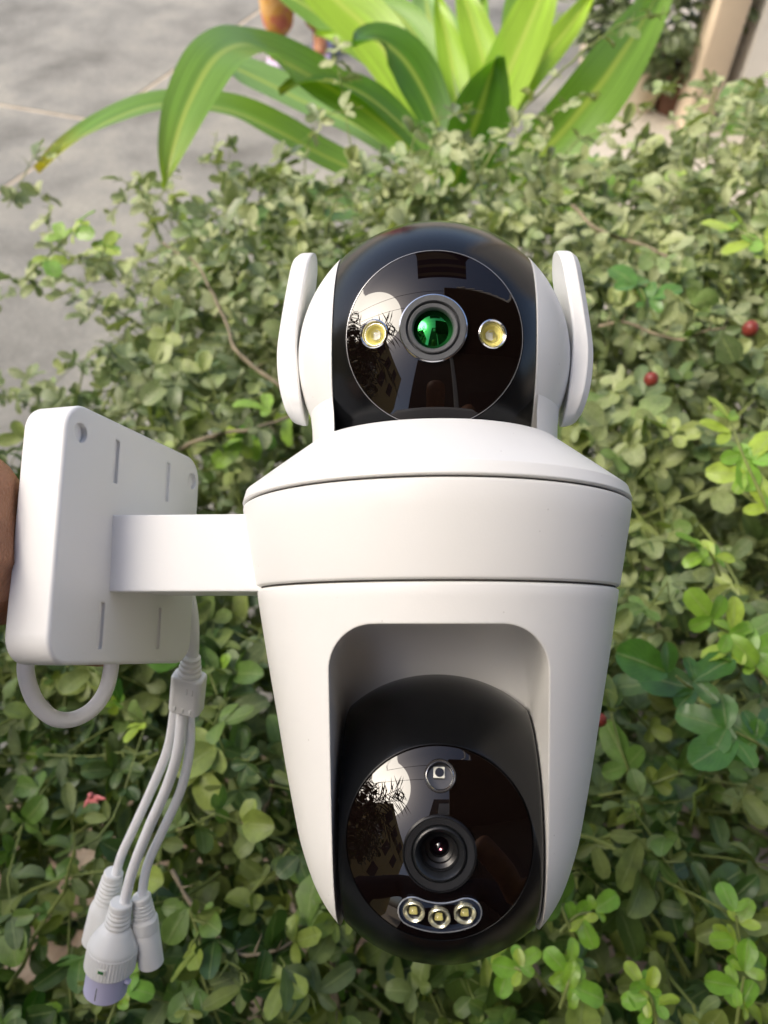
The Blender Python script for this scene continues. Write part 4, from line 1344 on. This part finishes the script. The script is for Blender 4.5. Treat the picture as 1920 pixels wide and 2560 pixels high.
lily_base = P(1130, 450, 1.32); lily_base.z = 0.0
lily = empty('spider_lily', Matrix.Translation(lily_base))
tag(lily, 'large spider lily with broad arching strap leaves behind the hedge', 'lily plant')
LI = Matrix.Translation(-lily_base)
UPV = Vector((0, 0, 1)); TC = -CF
g1, g2, g3, g4 = (0.16, 0.29, 0.045), (0.27, 0.42, 0.035), (0.08, 0.18, 0.022), (0.20, 0.34, 0.12)
LV = [
    ([(1060, 520, 1.30), (926, 445, 1.27), (800, 385, 1.25), (694, 328, 1.22), (567, 275, 1.18), (405, 262, 1.12), (278, 301, 1.07), (174, 365, 1.03), (98, 434, 1.0)], .072, UPV * .8 + TC * .25, g1, .22, 1.0, 0.5),
    ([(1090, 450, 1.30), (1010, 360, 1.29), (930, 290, 1.28), (800, 205, 1.24), (690, 145, 1.18), (610, 112, 1.10), (535, 150, 1.03), (472, 260, .99), (432, 376, .97), (410, 478, .965)], .078, TC + UPV * .25, g1, .20, .25, -.35),
    ([(1040, 420, 1.36), (900, 320, 1.35), (760, 255, 1.34), (640, 195, 1.32), (560, 165, 1.30), (500, 190, 1.28)], .072, UPV + TC * .5, g4, .2, 0, 0),
    ([(1080, 380, 1.35), (1010, 210, 1.37), (935, 90, 1.38), (850, 10, 1.38), (760, -70, 1.38), (680, -150, 1.38)], .098, TC, g2, .2, 0, .3),
    ([(1060, 340, 1.45), (930, 130, 1.50), (830, 60, 1.55), (740, 0, 1.55), (640, -50, 1.55)], .075, TC + UPV, g1, .2, 0, 0),
    ([(1150, 400, 1.34), (1110, 250, 1.36), (1055, 120, 1.39), (1000, 45, 1.41), (930, 10, 1.42), (860, 20, 1.42)], .066, TC, g1, .25, 0, .5),
    ([(1120, 380, 1.31), (1070, 250, 1.30), (1010, 150, 1.28), (940, 100, 1.25), (880, 120, 1.2)], .08, TC + UPV * .4, g3, .2, 0, .3),
    ([(1240, 400, 1.32), (1225, 230, 1.34), (1185, 70, 1.36), (1140, -60, 1.37)], .062, TC, g2, .25, 0, .2),
    ([(1160, 440, 1.30), (1215, 300, 1.31), (1280, 160, 1.33), (1340, 20, 1.35), (1390, -100, 1.36)], .085, TC, g2, .2, 0, -.2),
    ([(1240, 330, 1.40), (1290, 160, 1.42), (1300, 30, 1.44), (1310, -90, 1.45)], .07, TC, g1, .2, 0, .4),
    ([(1130, 470, 1.26), (1165, 370, 1.22), (1200, 270, 1.19), (1240, 140, 1.17)], .105, TC + CR * .5, g3, .3, 0, .2),
    ([(1200, 600, 1.2), (1290, 480, 1.18), (1330, 410, 1.16), (1405, 330, 1.14), (1490, 225, 1.12), (1560, 125, 1.12), (1625, 20, 1.13), (1690, -110, 1.15)], .088, TC + CR * .35, g1, .3, 0, .25),
    ([(1120, 380, 1.42), (1100, 220, 1.48), (1080, 90, 1.52), (1060, -30, 1.55)], .13, TC, g4, .15, 0, .2),
    ([(1240, 560, 1.2), (1380, 560, 1.13), (1480, 580, 1.08), (1560, 610, 1.04), (1640, 660, 1.0)], .07, UPV + TC * .8, g1, .2, .4, 0),
    ([(1300, 520, 1.2), (1400, 485, 1.16), (1520, 470, 1.12), (1640, 490, 1.08)], .055, UPV + TC * .5, g1, .2, .5, 0),
    ([(1060, 540, 1.24), (900, 520, 1.16), (780, 520, 1.1), (690, 545, 1.05), (620, 600, 1.0)], .07, UPV * .6 + TC, g4, .2, .3, 0),
    ([(1100, 560, 1.2), (960, 640, 1.1), (860, 660, 1.04), (760, 700, 1.0)], .05, UPV + TC, g1, .2, .6, 0),
    ([(1130, 420, 1.33), (1140, 260, 1.35), (1120, 110, 1.37), (1085, -20, 1.38)], .05, TC, g2, .3, 0, .3),
    ([(1190, 420, 1.36), (1200, 260, 1.39), (1190, 120, 1.42), (1215, -20, 1.44)], .05, TC, g1, .3, 0, -.3),
    ([(1100, 420, 1.30), (1020, 330, 1.29), (930, 250, 1.27), (850, 210, 1.25), (770, 205, 1.22), (700, 240, 1.19)], .06, UPV + TC * .3, g3, .3, .3, .3),
    ([(1110, 400, 1.38), (1040, 260, 1.42), (960, 170, 1.46), (870, 110, 1.5), (790, 90, 1.52)], .055, TC + UPV * .5, g2, .3, 0, .2),
    ([(1150, 420, 1.36), (1240, 300, 1.40), (1330, 180, 1.44), (1420, 70, 1.46), (1490, -30, 1.47)], .055, TC, g2, .3, 0, .2),
    ([(1180, 500, 1.3), (1230, 420, 1.32), (1300, 400, 1.33), (1380, 420, 1.3)], .06, UPV + TC, g3, .2, 0, 0),
]
for pix, w, nh, tint, fold, ty, tw in LV:
    strap(pix, w, nh, tint, lily, fold, ty, tw, LI)
# neck of the plant: stem base wrapped in leaf sheaths
stem_pts = [Vector((0, 0, 0)), Vector((0.0, -0.01, .25)), Vector((0, -0.01, .5)), Vector((0, 0, .72))]
link('stem', tube('stem', catmull(stem_pts, 5), [.045 - .001 * k for k in range(16)], 16), M['twig'], lily)

b2 = P(1925, 330, 1.55); b2.z = 0.06
lily2 = empty('lily_plant', Matrix.Translation(b2)); tag(lily2, 'green broad-leaved plant at the right edge by the porch', 'plant')
for pix, w in (([(1990, 420, 1.60), (1940, 290, 1.55), (1890, 255, 1.48), (1840, 275, 1.42), (1815, 310, 1.40)], .10), ([(1990, 430, 1.6), (1930, 330, 1.55), (1870, 320, 1.5), (1800, 345, 1.44)], .07),
               ([(1990, 420, 1.6), (2010, 250, 1.6), (2040, 150, 1.6)], .08)):
    strap(pix, w, UPV + TC, g4, lily2, .2, 0, 0, Matrix.Translation(-b2))
link('stem', tube('stem', [Vector((.06, .02, 0)), Vector((.06, .02, .3)), Vector((.06, .0, .62))], [.03, .025, .02], 12), M['twig'], lily2)

# ------------------------------------------------------------------ fallen blossom caught in the hedge
def blossom(px, py, d, s):
    c = P(px, py, d)
    o = empty('blossom', Matrix.Translation(c))
    for k in range(4):
        a = math.radians(-120 + 38 * k)
        dirv = (CR * math.cos(a) + CU * math.sin(a) + TC * .25).normalized()
        sd = dirv.cross(TC).normalized()
        verts, faces = [], []
        L = s * (1.0 if k % 2 else .75)
        for j in range(6):
            t = j / 5
            w = s * .28 * math.sin(math.pi * min(.97, t * .8 + .15))
            for i in range(4):
                q = i / 3 * 2 - 1
                verts.append(dirv * (L * t) + sd * (q * w / 2) + TC * (.12 * s * math.sin(3 * t) * (1 - q * q)))
        for j in range(5):
            for i in range(3): faces.append((j * 4 + i, j * 4 + i + 1, j * 4 + i + 5, j * 4 + i + 4))
        link('petal', mesh_from('petal', verts, faces, 80), M['petal'], o)
    link('calyx', lathe('calyx', [(0, s * .3), (s * .16, s * .2), (s * .2, 0), (s * .1, -s * .2), (0, -s * .22)], seg=12, angle=80), M['petal'], o)
    return o


tag(blossom(228, 1990, .53, .0115), 'small pink fallen blossom caught among leaves beside the white cables', 'blossom')

# ------------------------------------------------------------------ pot, shadow gap, pillar, wall at the upper right
def vessel(name, px, py, h, r0, r1, material, label, rim=.02):
    g = G(px, py, 0.06)
    o = empty(name, Matrix.Translation(g)); tag(o, label, 'flower pot')
    pr = [(0, .0), (r0, 0), (r0 * 1.03, .01), (r1 * .97, h - rim), (r1 * 1.04, h - rim), (r1 * 1.06, h - rim * .4), (r1 * 1.02, h), (r1 * .93, h), (r1 * .9, h * .82)]
    link('pot_wall', lathe('pot_wall', pr, seg=48), material, o)
    link('pot_soil', lathe('pot_soil', [(r1 * .91, h * .84), (r1 * .5, h * .87), (0, h * .86)], seg=24), M['soil'], o)
    return o, g


M['pot'] = plain('pot_beige', (0.62, 0.54, 0.41), 0.75, bump=.4, bscale=60, var=.12, vscale=9)
M['gap_shadow_brown'] = plain('gap_shadow_brown', (0.13, 0.06, 0.035), 0.6, bump=.3, bscale=60, var=.2)
pot, pg = vessel('flower_pot', 1590, 262, .20, .07, .092, M['pot'], 'pale beige flower pot on the porch holding the dark bushy plant')
gap_shadow, pg2 = vessel('flower_pot', 1672, 275, .15, .05, .058, M['gap_shadow_brown'], 'brown pot shape added for the shadow gap beside the foot of the tan pillar')  # dark pot shape stands in for the shadow between beige pot and pillar

bush_c = pg + Vector((.05, .10, .24))
bush = empty('potted_bush', Matrix.Translation(bush_c)); tag(bush, 'dark green bushy plant growing in the beige pot', 'plant')
rb = random.Random(3)
bvs, bfs, buv, bt = [], [], [], []
for k in range(1700):
    d = Vector((rb.gauss(0, 1), rb.gauss(0, 1), rb.gauss(0, 1))).normalized()
    rad = rb.uniform(.35, 1.0) ** .6
    c = Vector((d.x * .34, d.y * .28, d.z * .30 + .10)) * rad * (1 + .25 * noise.noise(d * 2.3))
    var = rb.choice(VOLD)
    L_ = rb.uniform(.04, .065)
    dd = (d + Vector((rb.gauss(0, .5), rb.gauss(0, .5), rb.gauss(0, .4)))).normalized()
    nn = (Vector((0, 0, 1)) + d * .5); nn = (nn - dd * nn.dot(dd)).normalized(); xx = dd.cross(nn)
    b0 = len(bvs)
    for v in var['v']: bvs.append(tuple(c + (xx * v.x + dd * v.y + nn * v.z) * L_))
    bfs.extend(tuple(b0 + i for i in f_) for f_ in var['f']); buv.extend(var['uv'])
    j = rb.uniform(.6, 1.2); bt.extend([(.035 * j, .085 * j, .025 * j, .5)] * len(var['v']))
me = bpy.data.meshes.new('crown'); me.from_pydata(bvs, [], bfs)
uvl = me.uv_layers.new(name='UVMap'); li_v = [0] * len(me.loops); me.loops.foreach_get('vertex_index', li_v)
uvl.data.foreach_set('uv', [c for i in li_v for c in buv[i]])
at = me.attributes.new('tint', 'FLOAT_COLOR', 'POINT'); at.data.foreach_set('color', [c for t in bt for c in t])
tag(link('crown', me, M['leaf'], bush), kind='stuff')
link('trunk', tube('trunk', [Vector((-.06, -.12, -.05)), Vector((-.04, -.08, .1)), Vector((0, 0, .35))], [.02, .016, .01], 10), M['bark'], bush)


def box_obj(name, x0, x1, y0, y1, z0, z1, material, bevel=.006, parent=None):
    me = rounded_box(name, x1 - x0, y1 - y0, z1 - z0, bevel, bevel * .6, Matrix.Translation(((x0 + x1) / 2, (y0 + y1) / 2, (z0 + z1) / 2)), 4)
    return link(name, me, material, parent)


M['tan'] = plain('pillar_tan_paint', (0.66, 0.54, 0.40), 0.7, bump=.3, bscale=40, var=.08, vscale=5)
M['wallw'] = plain('wall_white_paint', (0.80, 0.77, 0.72), 0.8, bump=.3, bscale=35, var=.06, vscale=3)
M['darkwood'] = plain('door_dark_wood', (0.06, 0.035, 0.022), 0.6, bump=.4, bscale=40, var=.3, vscale=8)
q = G(1735, 330, .06)
tag(box_obj('pillar', q.x - .05, q.x + .06, q.y, q.y + .135, .06, 3.4, M['tan'], .012), 'tan painted square pillar at the upper right edge', 'pillar')
tag(box_obj('wall', q.x + .115, q.x + 3.2, q.y + .02, q.y + .20, .06, 3.4, M['wallw'], .01), 'off-white wall at the upper right corner beside the tan pillar', 'wall')
tag(box_obj('door', q.x - .02, q.x + .20, q.y + .19, q.y + .23, .06, 2.3, M['darkwood'], .004), 'dark brown door edge in the gap between tan pillar and white wall', 'door')


# ------------------------------------------------------------------ passer-by
def cloth_mat():
    m, nt, b, out = new_mat('floral_cloth')
    L = nt.links.new
    tc = nd(nt, 'ShaderNodeTexCoord')
    v = nd(nt, 'ShaderNodeTexVoronoi', i_Scale=30.0); L(tc.outputs['Object'], v.inputs['Vector'])
    n = nd(nt, 'ShaderNodeTexNoise', i_Scale=55.0, i_Detail=4.0); L(tc.outputs['Object'], n.inputs['Vector'])
    sx = nd(nt, 'ShaderNodeSeparateColor'); L(v.outputs['Color'], sx.inputs[0])
    r = ramp(nt, [(0.0, (0.55, 0.32, 0.06)), (.3, (0.42, 0.06, 0.09)), (.5, (0.62, 0.42, 0.16)), (.7, (0.50, 0.10, 0.14)), (.9, (0.66, 0.52, 0.30))], sx.outputs[0])
    r.color_ramp.interpolation = 'CONSTANT'
    mx = nd(nt, 'ShaderNodeMix', data_type='RGBA'); L(n.outputs['Fac'], mx.inputs['Factor']); L(r.outputs['Color'], mx.inputs['A']); mx.inputs['B'].default_value = (0.5, 0.22, 0.05, 1)
    L(mx.outputs['Result'], b.inputs['Base Color']); b.inputs['Roughness'].default_value = .85
    return m


M['floral'] = cloth_mat()
fx = G(752, 140).x; fy = G(752, 140).y
W = empty('person', Matrix.Translation((fx, fy, 0)))
tag(W, 'passer-by in floral patterned trousers standing on the pavement behind the lily', 'person')
lx = .075
bodyv = [(0, 0, .92), (0, 0, 1.12), (0, 0, 1.32), (0, -.01, 1.44), (0, -.02, 1.52), (0, -.03, 1.62), (-.17, 0, 1.36), (-.21, .01, 1.10), (-.20, -.05, .86), (.17, 0, 1.36), (.21, .01, 1.10), (.20, -.05, .86),
         (-lx, 0, .86), (-lx - .01, 0, .48), (-lx - .01, .01, .09), (lx, .03, .86), (lx, .04, .48), (lx + .01, .06, .09), (-lx - .02, -.14, .035), (lx + .02, -.09, .035), (0, -.035, 1.68)]
bodye = [(0, 1), (1, 2), (2, 3), (3, 4), (4, 5), (5, 20), (2, 6), (6, 7), (7, 8), (2, 9), (9, 10), (10, 11), (0, 12), (12, 13), (13, 14), (0, 15), (15, 16), (16, 17), (14, 18), (17, 19)]
bodyr = [.13, .12, .13, .055, .055, .09, .055, .042, .032, .055, .042, .032, .085, .055, .036, .085, .055, .036, .032, .032, .07]
link('body', skin_figure('body', bodyv, bodye, bodyr, 0, 2), M['skin'], W)
trv = [(0, 0, .93), (-lx, 0, .84), (-lx - .008, 0, .50), (-lx - .01, .005, .07), (lx, .03, .84), (lx + .004, .04, .50), (lx + .01, .05, .07)]
link('trousers', skin_figure('trousers', trv, [(0, 1), (1, 2), (2, 3), (0, 4), (4, 5), (5, 6)], [.14, .10, .08, .075, .10, .08, .075], 0, 2), M['floral'], W)
M['tunic'] = plain('tunic_cloth', (0.45, 0.12, 0.14), .85, var=.2)
link('tunic', lathe('tunic', [(.21, .62), (.19, .80), (.165, .95), (.15, 1.10), (.16, 1.25), (.155, 1.36), (.08, 1.44), (.06, 1.46)], seg=32, angle=60), M['tunic'], W)
M['sandal'] = plain('sandal_lilac', (0.55, 0.45, 0.62), .5)
for sx_, y in ((-lx - .015, -.05), (lx + .015, .0)):
    link('sandal', rounded_box('sandal', .085, .24, .03, .035, .008, Matrix.Translation((sx_, y - .01, .02)), 6), M['sandal'], W)
M['hair'] = plain('hair_black', (0.015, 0.012, 0.01), .5)
link('hair', lathe('hair', [(0, 1.79), (.06, 1.78), (.10, 1.72), (.105, 1.64), (.09, 1.55)], Matrix.Translation((0, .0, 0)), 24, angle=80, a0=math.radians(-20), a1=math.radians(200)), M['hair'], W)

# ------------------------------------------------------------------ what the dark glass mirrors: house front behind, awning, yellow house, palm
def stripe_mat():
    m, nt, b, out = new_mat('awning_stripes')
    L = nt.links.new
    tc = nd(nt, 'ShaderNodeTexCoord'); sx = nd(nt, 'ShaderNodeSeparateXYZ'); L(tc.outputs['Object'], sx.inputs[0])
    k = nd(nt, 'ShaderNodeMath', operation='MULTIPLY'); k.inputs[1].default_value = 22.0; L(sx.outputs['Y'], k.inputs[0])
    s = nd(nt, 'ShaderNodeMath', operation='SINE'); L(k.outputs[0], s.inputs[0])
    r = ramp(nt, [(.48, (0.02, 0.025, 0.11)), (.52, (0.30, 0.26, 0.22))], s.outputs[0])
    L(r.outputs['Color'], b.inputs['Base Color']); b.inputs['Roughness'].default_value = .9
    return m


M['stripes'] = stripe_mat()
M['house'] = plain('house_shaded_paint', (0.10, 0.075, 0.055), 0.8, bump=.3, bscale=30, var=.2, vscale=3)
M['yellow'] = plain('house_yellow_paint', (0.68, 0.50, 0.20), 0.8, bump=.2, bscale=30, var=.06, vscale=3)
house = empty('house', Matrix.Translation((0, -1.3, 0))); tag(house, 'dark shaded house front mirrored in the black lens glass', 'house')
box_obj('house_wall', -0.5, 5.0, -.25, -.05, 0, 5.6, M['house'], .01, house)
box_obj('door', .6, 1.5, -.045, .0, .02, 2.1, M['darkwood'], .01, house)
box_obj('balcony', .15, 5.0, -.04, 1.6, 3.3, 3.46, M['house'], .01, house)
aw = box_obj('awning', -.45, .75, 1.95, 2.75, 3.9, 3.93, M['stripes'], .01, house)

yh = empty('house', Matrix.Translation((-4.2, 0, 0))); tag(yh, 'sunlit yellow house mirrored at the left of the upper lens glass', 'house')
box_obj('house_wall', -4, 0, -8, -2.3, 0, 7.5, M['yellow'], .02, yh)
box_obj('annexe_wall', -4, -.2, -2.29, 1.5, 0, 3.2, M['yellow'], .02, yh)
for y in (-6.6, -5.0, -3.4):
    for z in (2.2, 4.4, 6.0): box_obj('window', -.02, .03, y, y + .8, z, z + 1.0, M['darkwood'], .01, yh)

palm_c = Vector((-1.75, -.55, 0))
palm = empty('palm_tree', Matrix.Translation(palm_c)); tag(palm, 'dark palm mirrored at the left of the black lens glass', 'palm tree')
CT = Vector((.06, .03, 2.55))
link('trunk', tube('trunk', [Vector((0, 0, 0)), Vector((.02, .02, .9)), Vector((.05, .02, 1.8)), CT], [.08, .07, .06, .06], 12), M['bark'], palm)
M['frond'] = plain('palm_frond', (0.035, 0.07, 0.018), .5, var=.3, vscale=9)
rp = random.Random(5)
for k in range(15):
    az = 6.283 * k / 15 + rp.uniform(-.2, .2); el_ = rp.uniform(-.2, 1.2)
    out_ = Vector((math.cos(az), math.sin(az), 0))
    fv, ff2 = [], []
    ln_ = rp.uniform(.75, 1.15)
    pts = [CT + out_ * (ln_ * t) * math.cos(el_ * (1 - t * .3)) + Vector((0, 0, 1)) * (ln_ * t * math.sin(el_) - .55 * t * t) for t in [i / 7 for i in range(8)]]
    tube_data(pts, [.016 - .0015 * i for i in range(8)], 5, fv, ff2)
    sd = out_.cross(Vector((0, 0, 1)))
    for q in range(15):
        ft = (1.6 + q * .38); i = min(6, int(ft)); base = pts[i].lerp(pts[i + 1], ft - i)
        tg = (pts[i + 1] - pts[i]).normalized()
        for sg in (-1, 1):
            if rp.random() < .12: continue
            b0 = len(fv)
            tip = base + sd * sg * rp.uniform(.16, .40) * math.sin(.6 + ft / 8 * 2.0) + tg * rp.uniform(.10, .34) + Vector((0, 0, -rp.uniform(.02, .20)))
            wv = tg * rp.uniform(.010, .022); ml = base.lerp(tip, .5) + Vector((0, 0, .02))
            fv += [base - wv * .4, base + wv * .4, ml + wv, tip, ml - wv]
            ff2.append((b0, b0 + 1, b0 + 2, b0 + 3, b0 + 4))
    link('frond', mesh_from('frond', fv, ff2, 60), M['frond'], palm)

for k, (x0, x1, y) in enumerate(((-6, 5, -.3), (-6, 5, .1))):
    wp = [Vector((x0 + (x1 - x0) * t, y + .15 * k, 5.4 - .5 * math.sin(math.pi * t))) for t in [i / 16 for i in range(17)]]
    o = link('overhead_wire', tube('overhead_wire', wp, .009, 6), M['sleeve'])
    tag(o, ['nearer', 'farther'][k] + ' thin dark overhead wire mirrored against the sky in the lens glass', 'wire')
tc_ = Vector((-2.1, -.75, 0))
tree_o = empty('added_shade_tree', Matrix.Translation(tc_)); tag(tree_o, 'unseen leafy tree added to darken the lens glass and shade the camera', 'tree')  # added out of view to block the sky mirrored in the glass
link('trunk', tube('trunk', [Vector((0, 0, 0)), Vector((.05, 0, 1)), Vector((0, .05, 2.2)), Vector((.05, 0, 3.2))], [.11, .09, .07, .03], 10), M['bark'], tree_o)
rt = random.Random(9)
cv_, cf_, cu_, ct_ = [], [], [], []
for k in range(1500):
    d = Vector((rt.gauss(0, 1), rt.gauss(0, 1), rt.gauss(0, 1))).normalized()
    c = Vector((d.x * .62, d.y * 1.15, d.z * .85)) * rt.uniform(.3, 1) ** .5 * (1 + .35 * noise.noise(d * 2.1)) + Vector((0, 0, 2.35))
    var = rt.choice(VOLD); L_ = rt.uniform(.09, .16)
    dd = Vector((rt.gauss(0, 1), rt.gauss(0, 1), rt.gauss(-.3, .6))).normalized(); nn = dd.orthogonal().normalized(); xx = dd.cross(nn)
    b0 = len(cv_)
    for v in var['lv']: cv_.append(tuple(c + (xx * v.x + dd * v.y + nn * v.z) * L_))
    cf_.extend(tuple(b0 + i for i in f_) for f_ in var['lf']); cu_.extend(var['luv'])
    j = rt.uniform(.5, 1.2); ct_.extend([(.05 * j, .085 * j, .02 * j, .5)] * len(var['lv']))
me = bpy.data.meshes.new('crown'); me.from_pydata(cv_, [], cf_)
uvl = me.uv_layers.new(name='UVMap'); li_v = [0] * len(me.loops); me.loops.foreach_get('vertex_index', li_v)
uvl.data.foreach_set('uv', [c for i in li_v for c in cu_[i]])
at = me.attributes.new('tint', 'FLOAT_COLOR', 'POINT'); at.data.foreach_set('color', [c for t in ct_ for c in t])
tag(link('crown', me, M['leaf'], tree_o), kind='stuff')
for k in range(14):
    box_obj('baluster', .58 + k * .22, .60 + k * .22, 1.66, 1.68, 3.46, 4.2, M['wallw'], .003, house)
box_obj('handrail', .55, 5.0, 1.64, 1.70, 4.2, 4.25, M['wallw'], .01, house)
for x in (-.2, 2.2): box_obj('window', x, x + .7, -.045, .0, 3.9, 4.9, M['wallw'], .01, house)
box_obj('downpipe', .30, .37, -.04, .03, 0, 5.6, M['wallw'], .01, house)
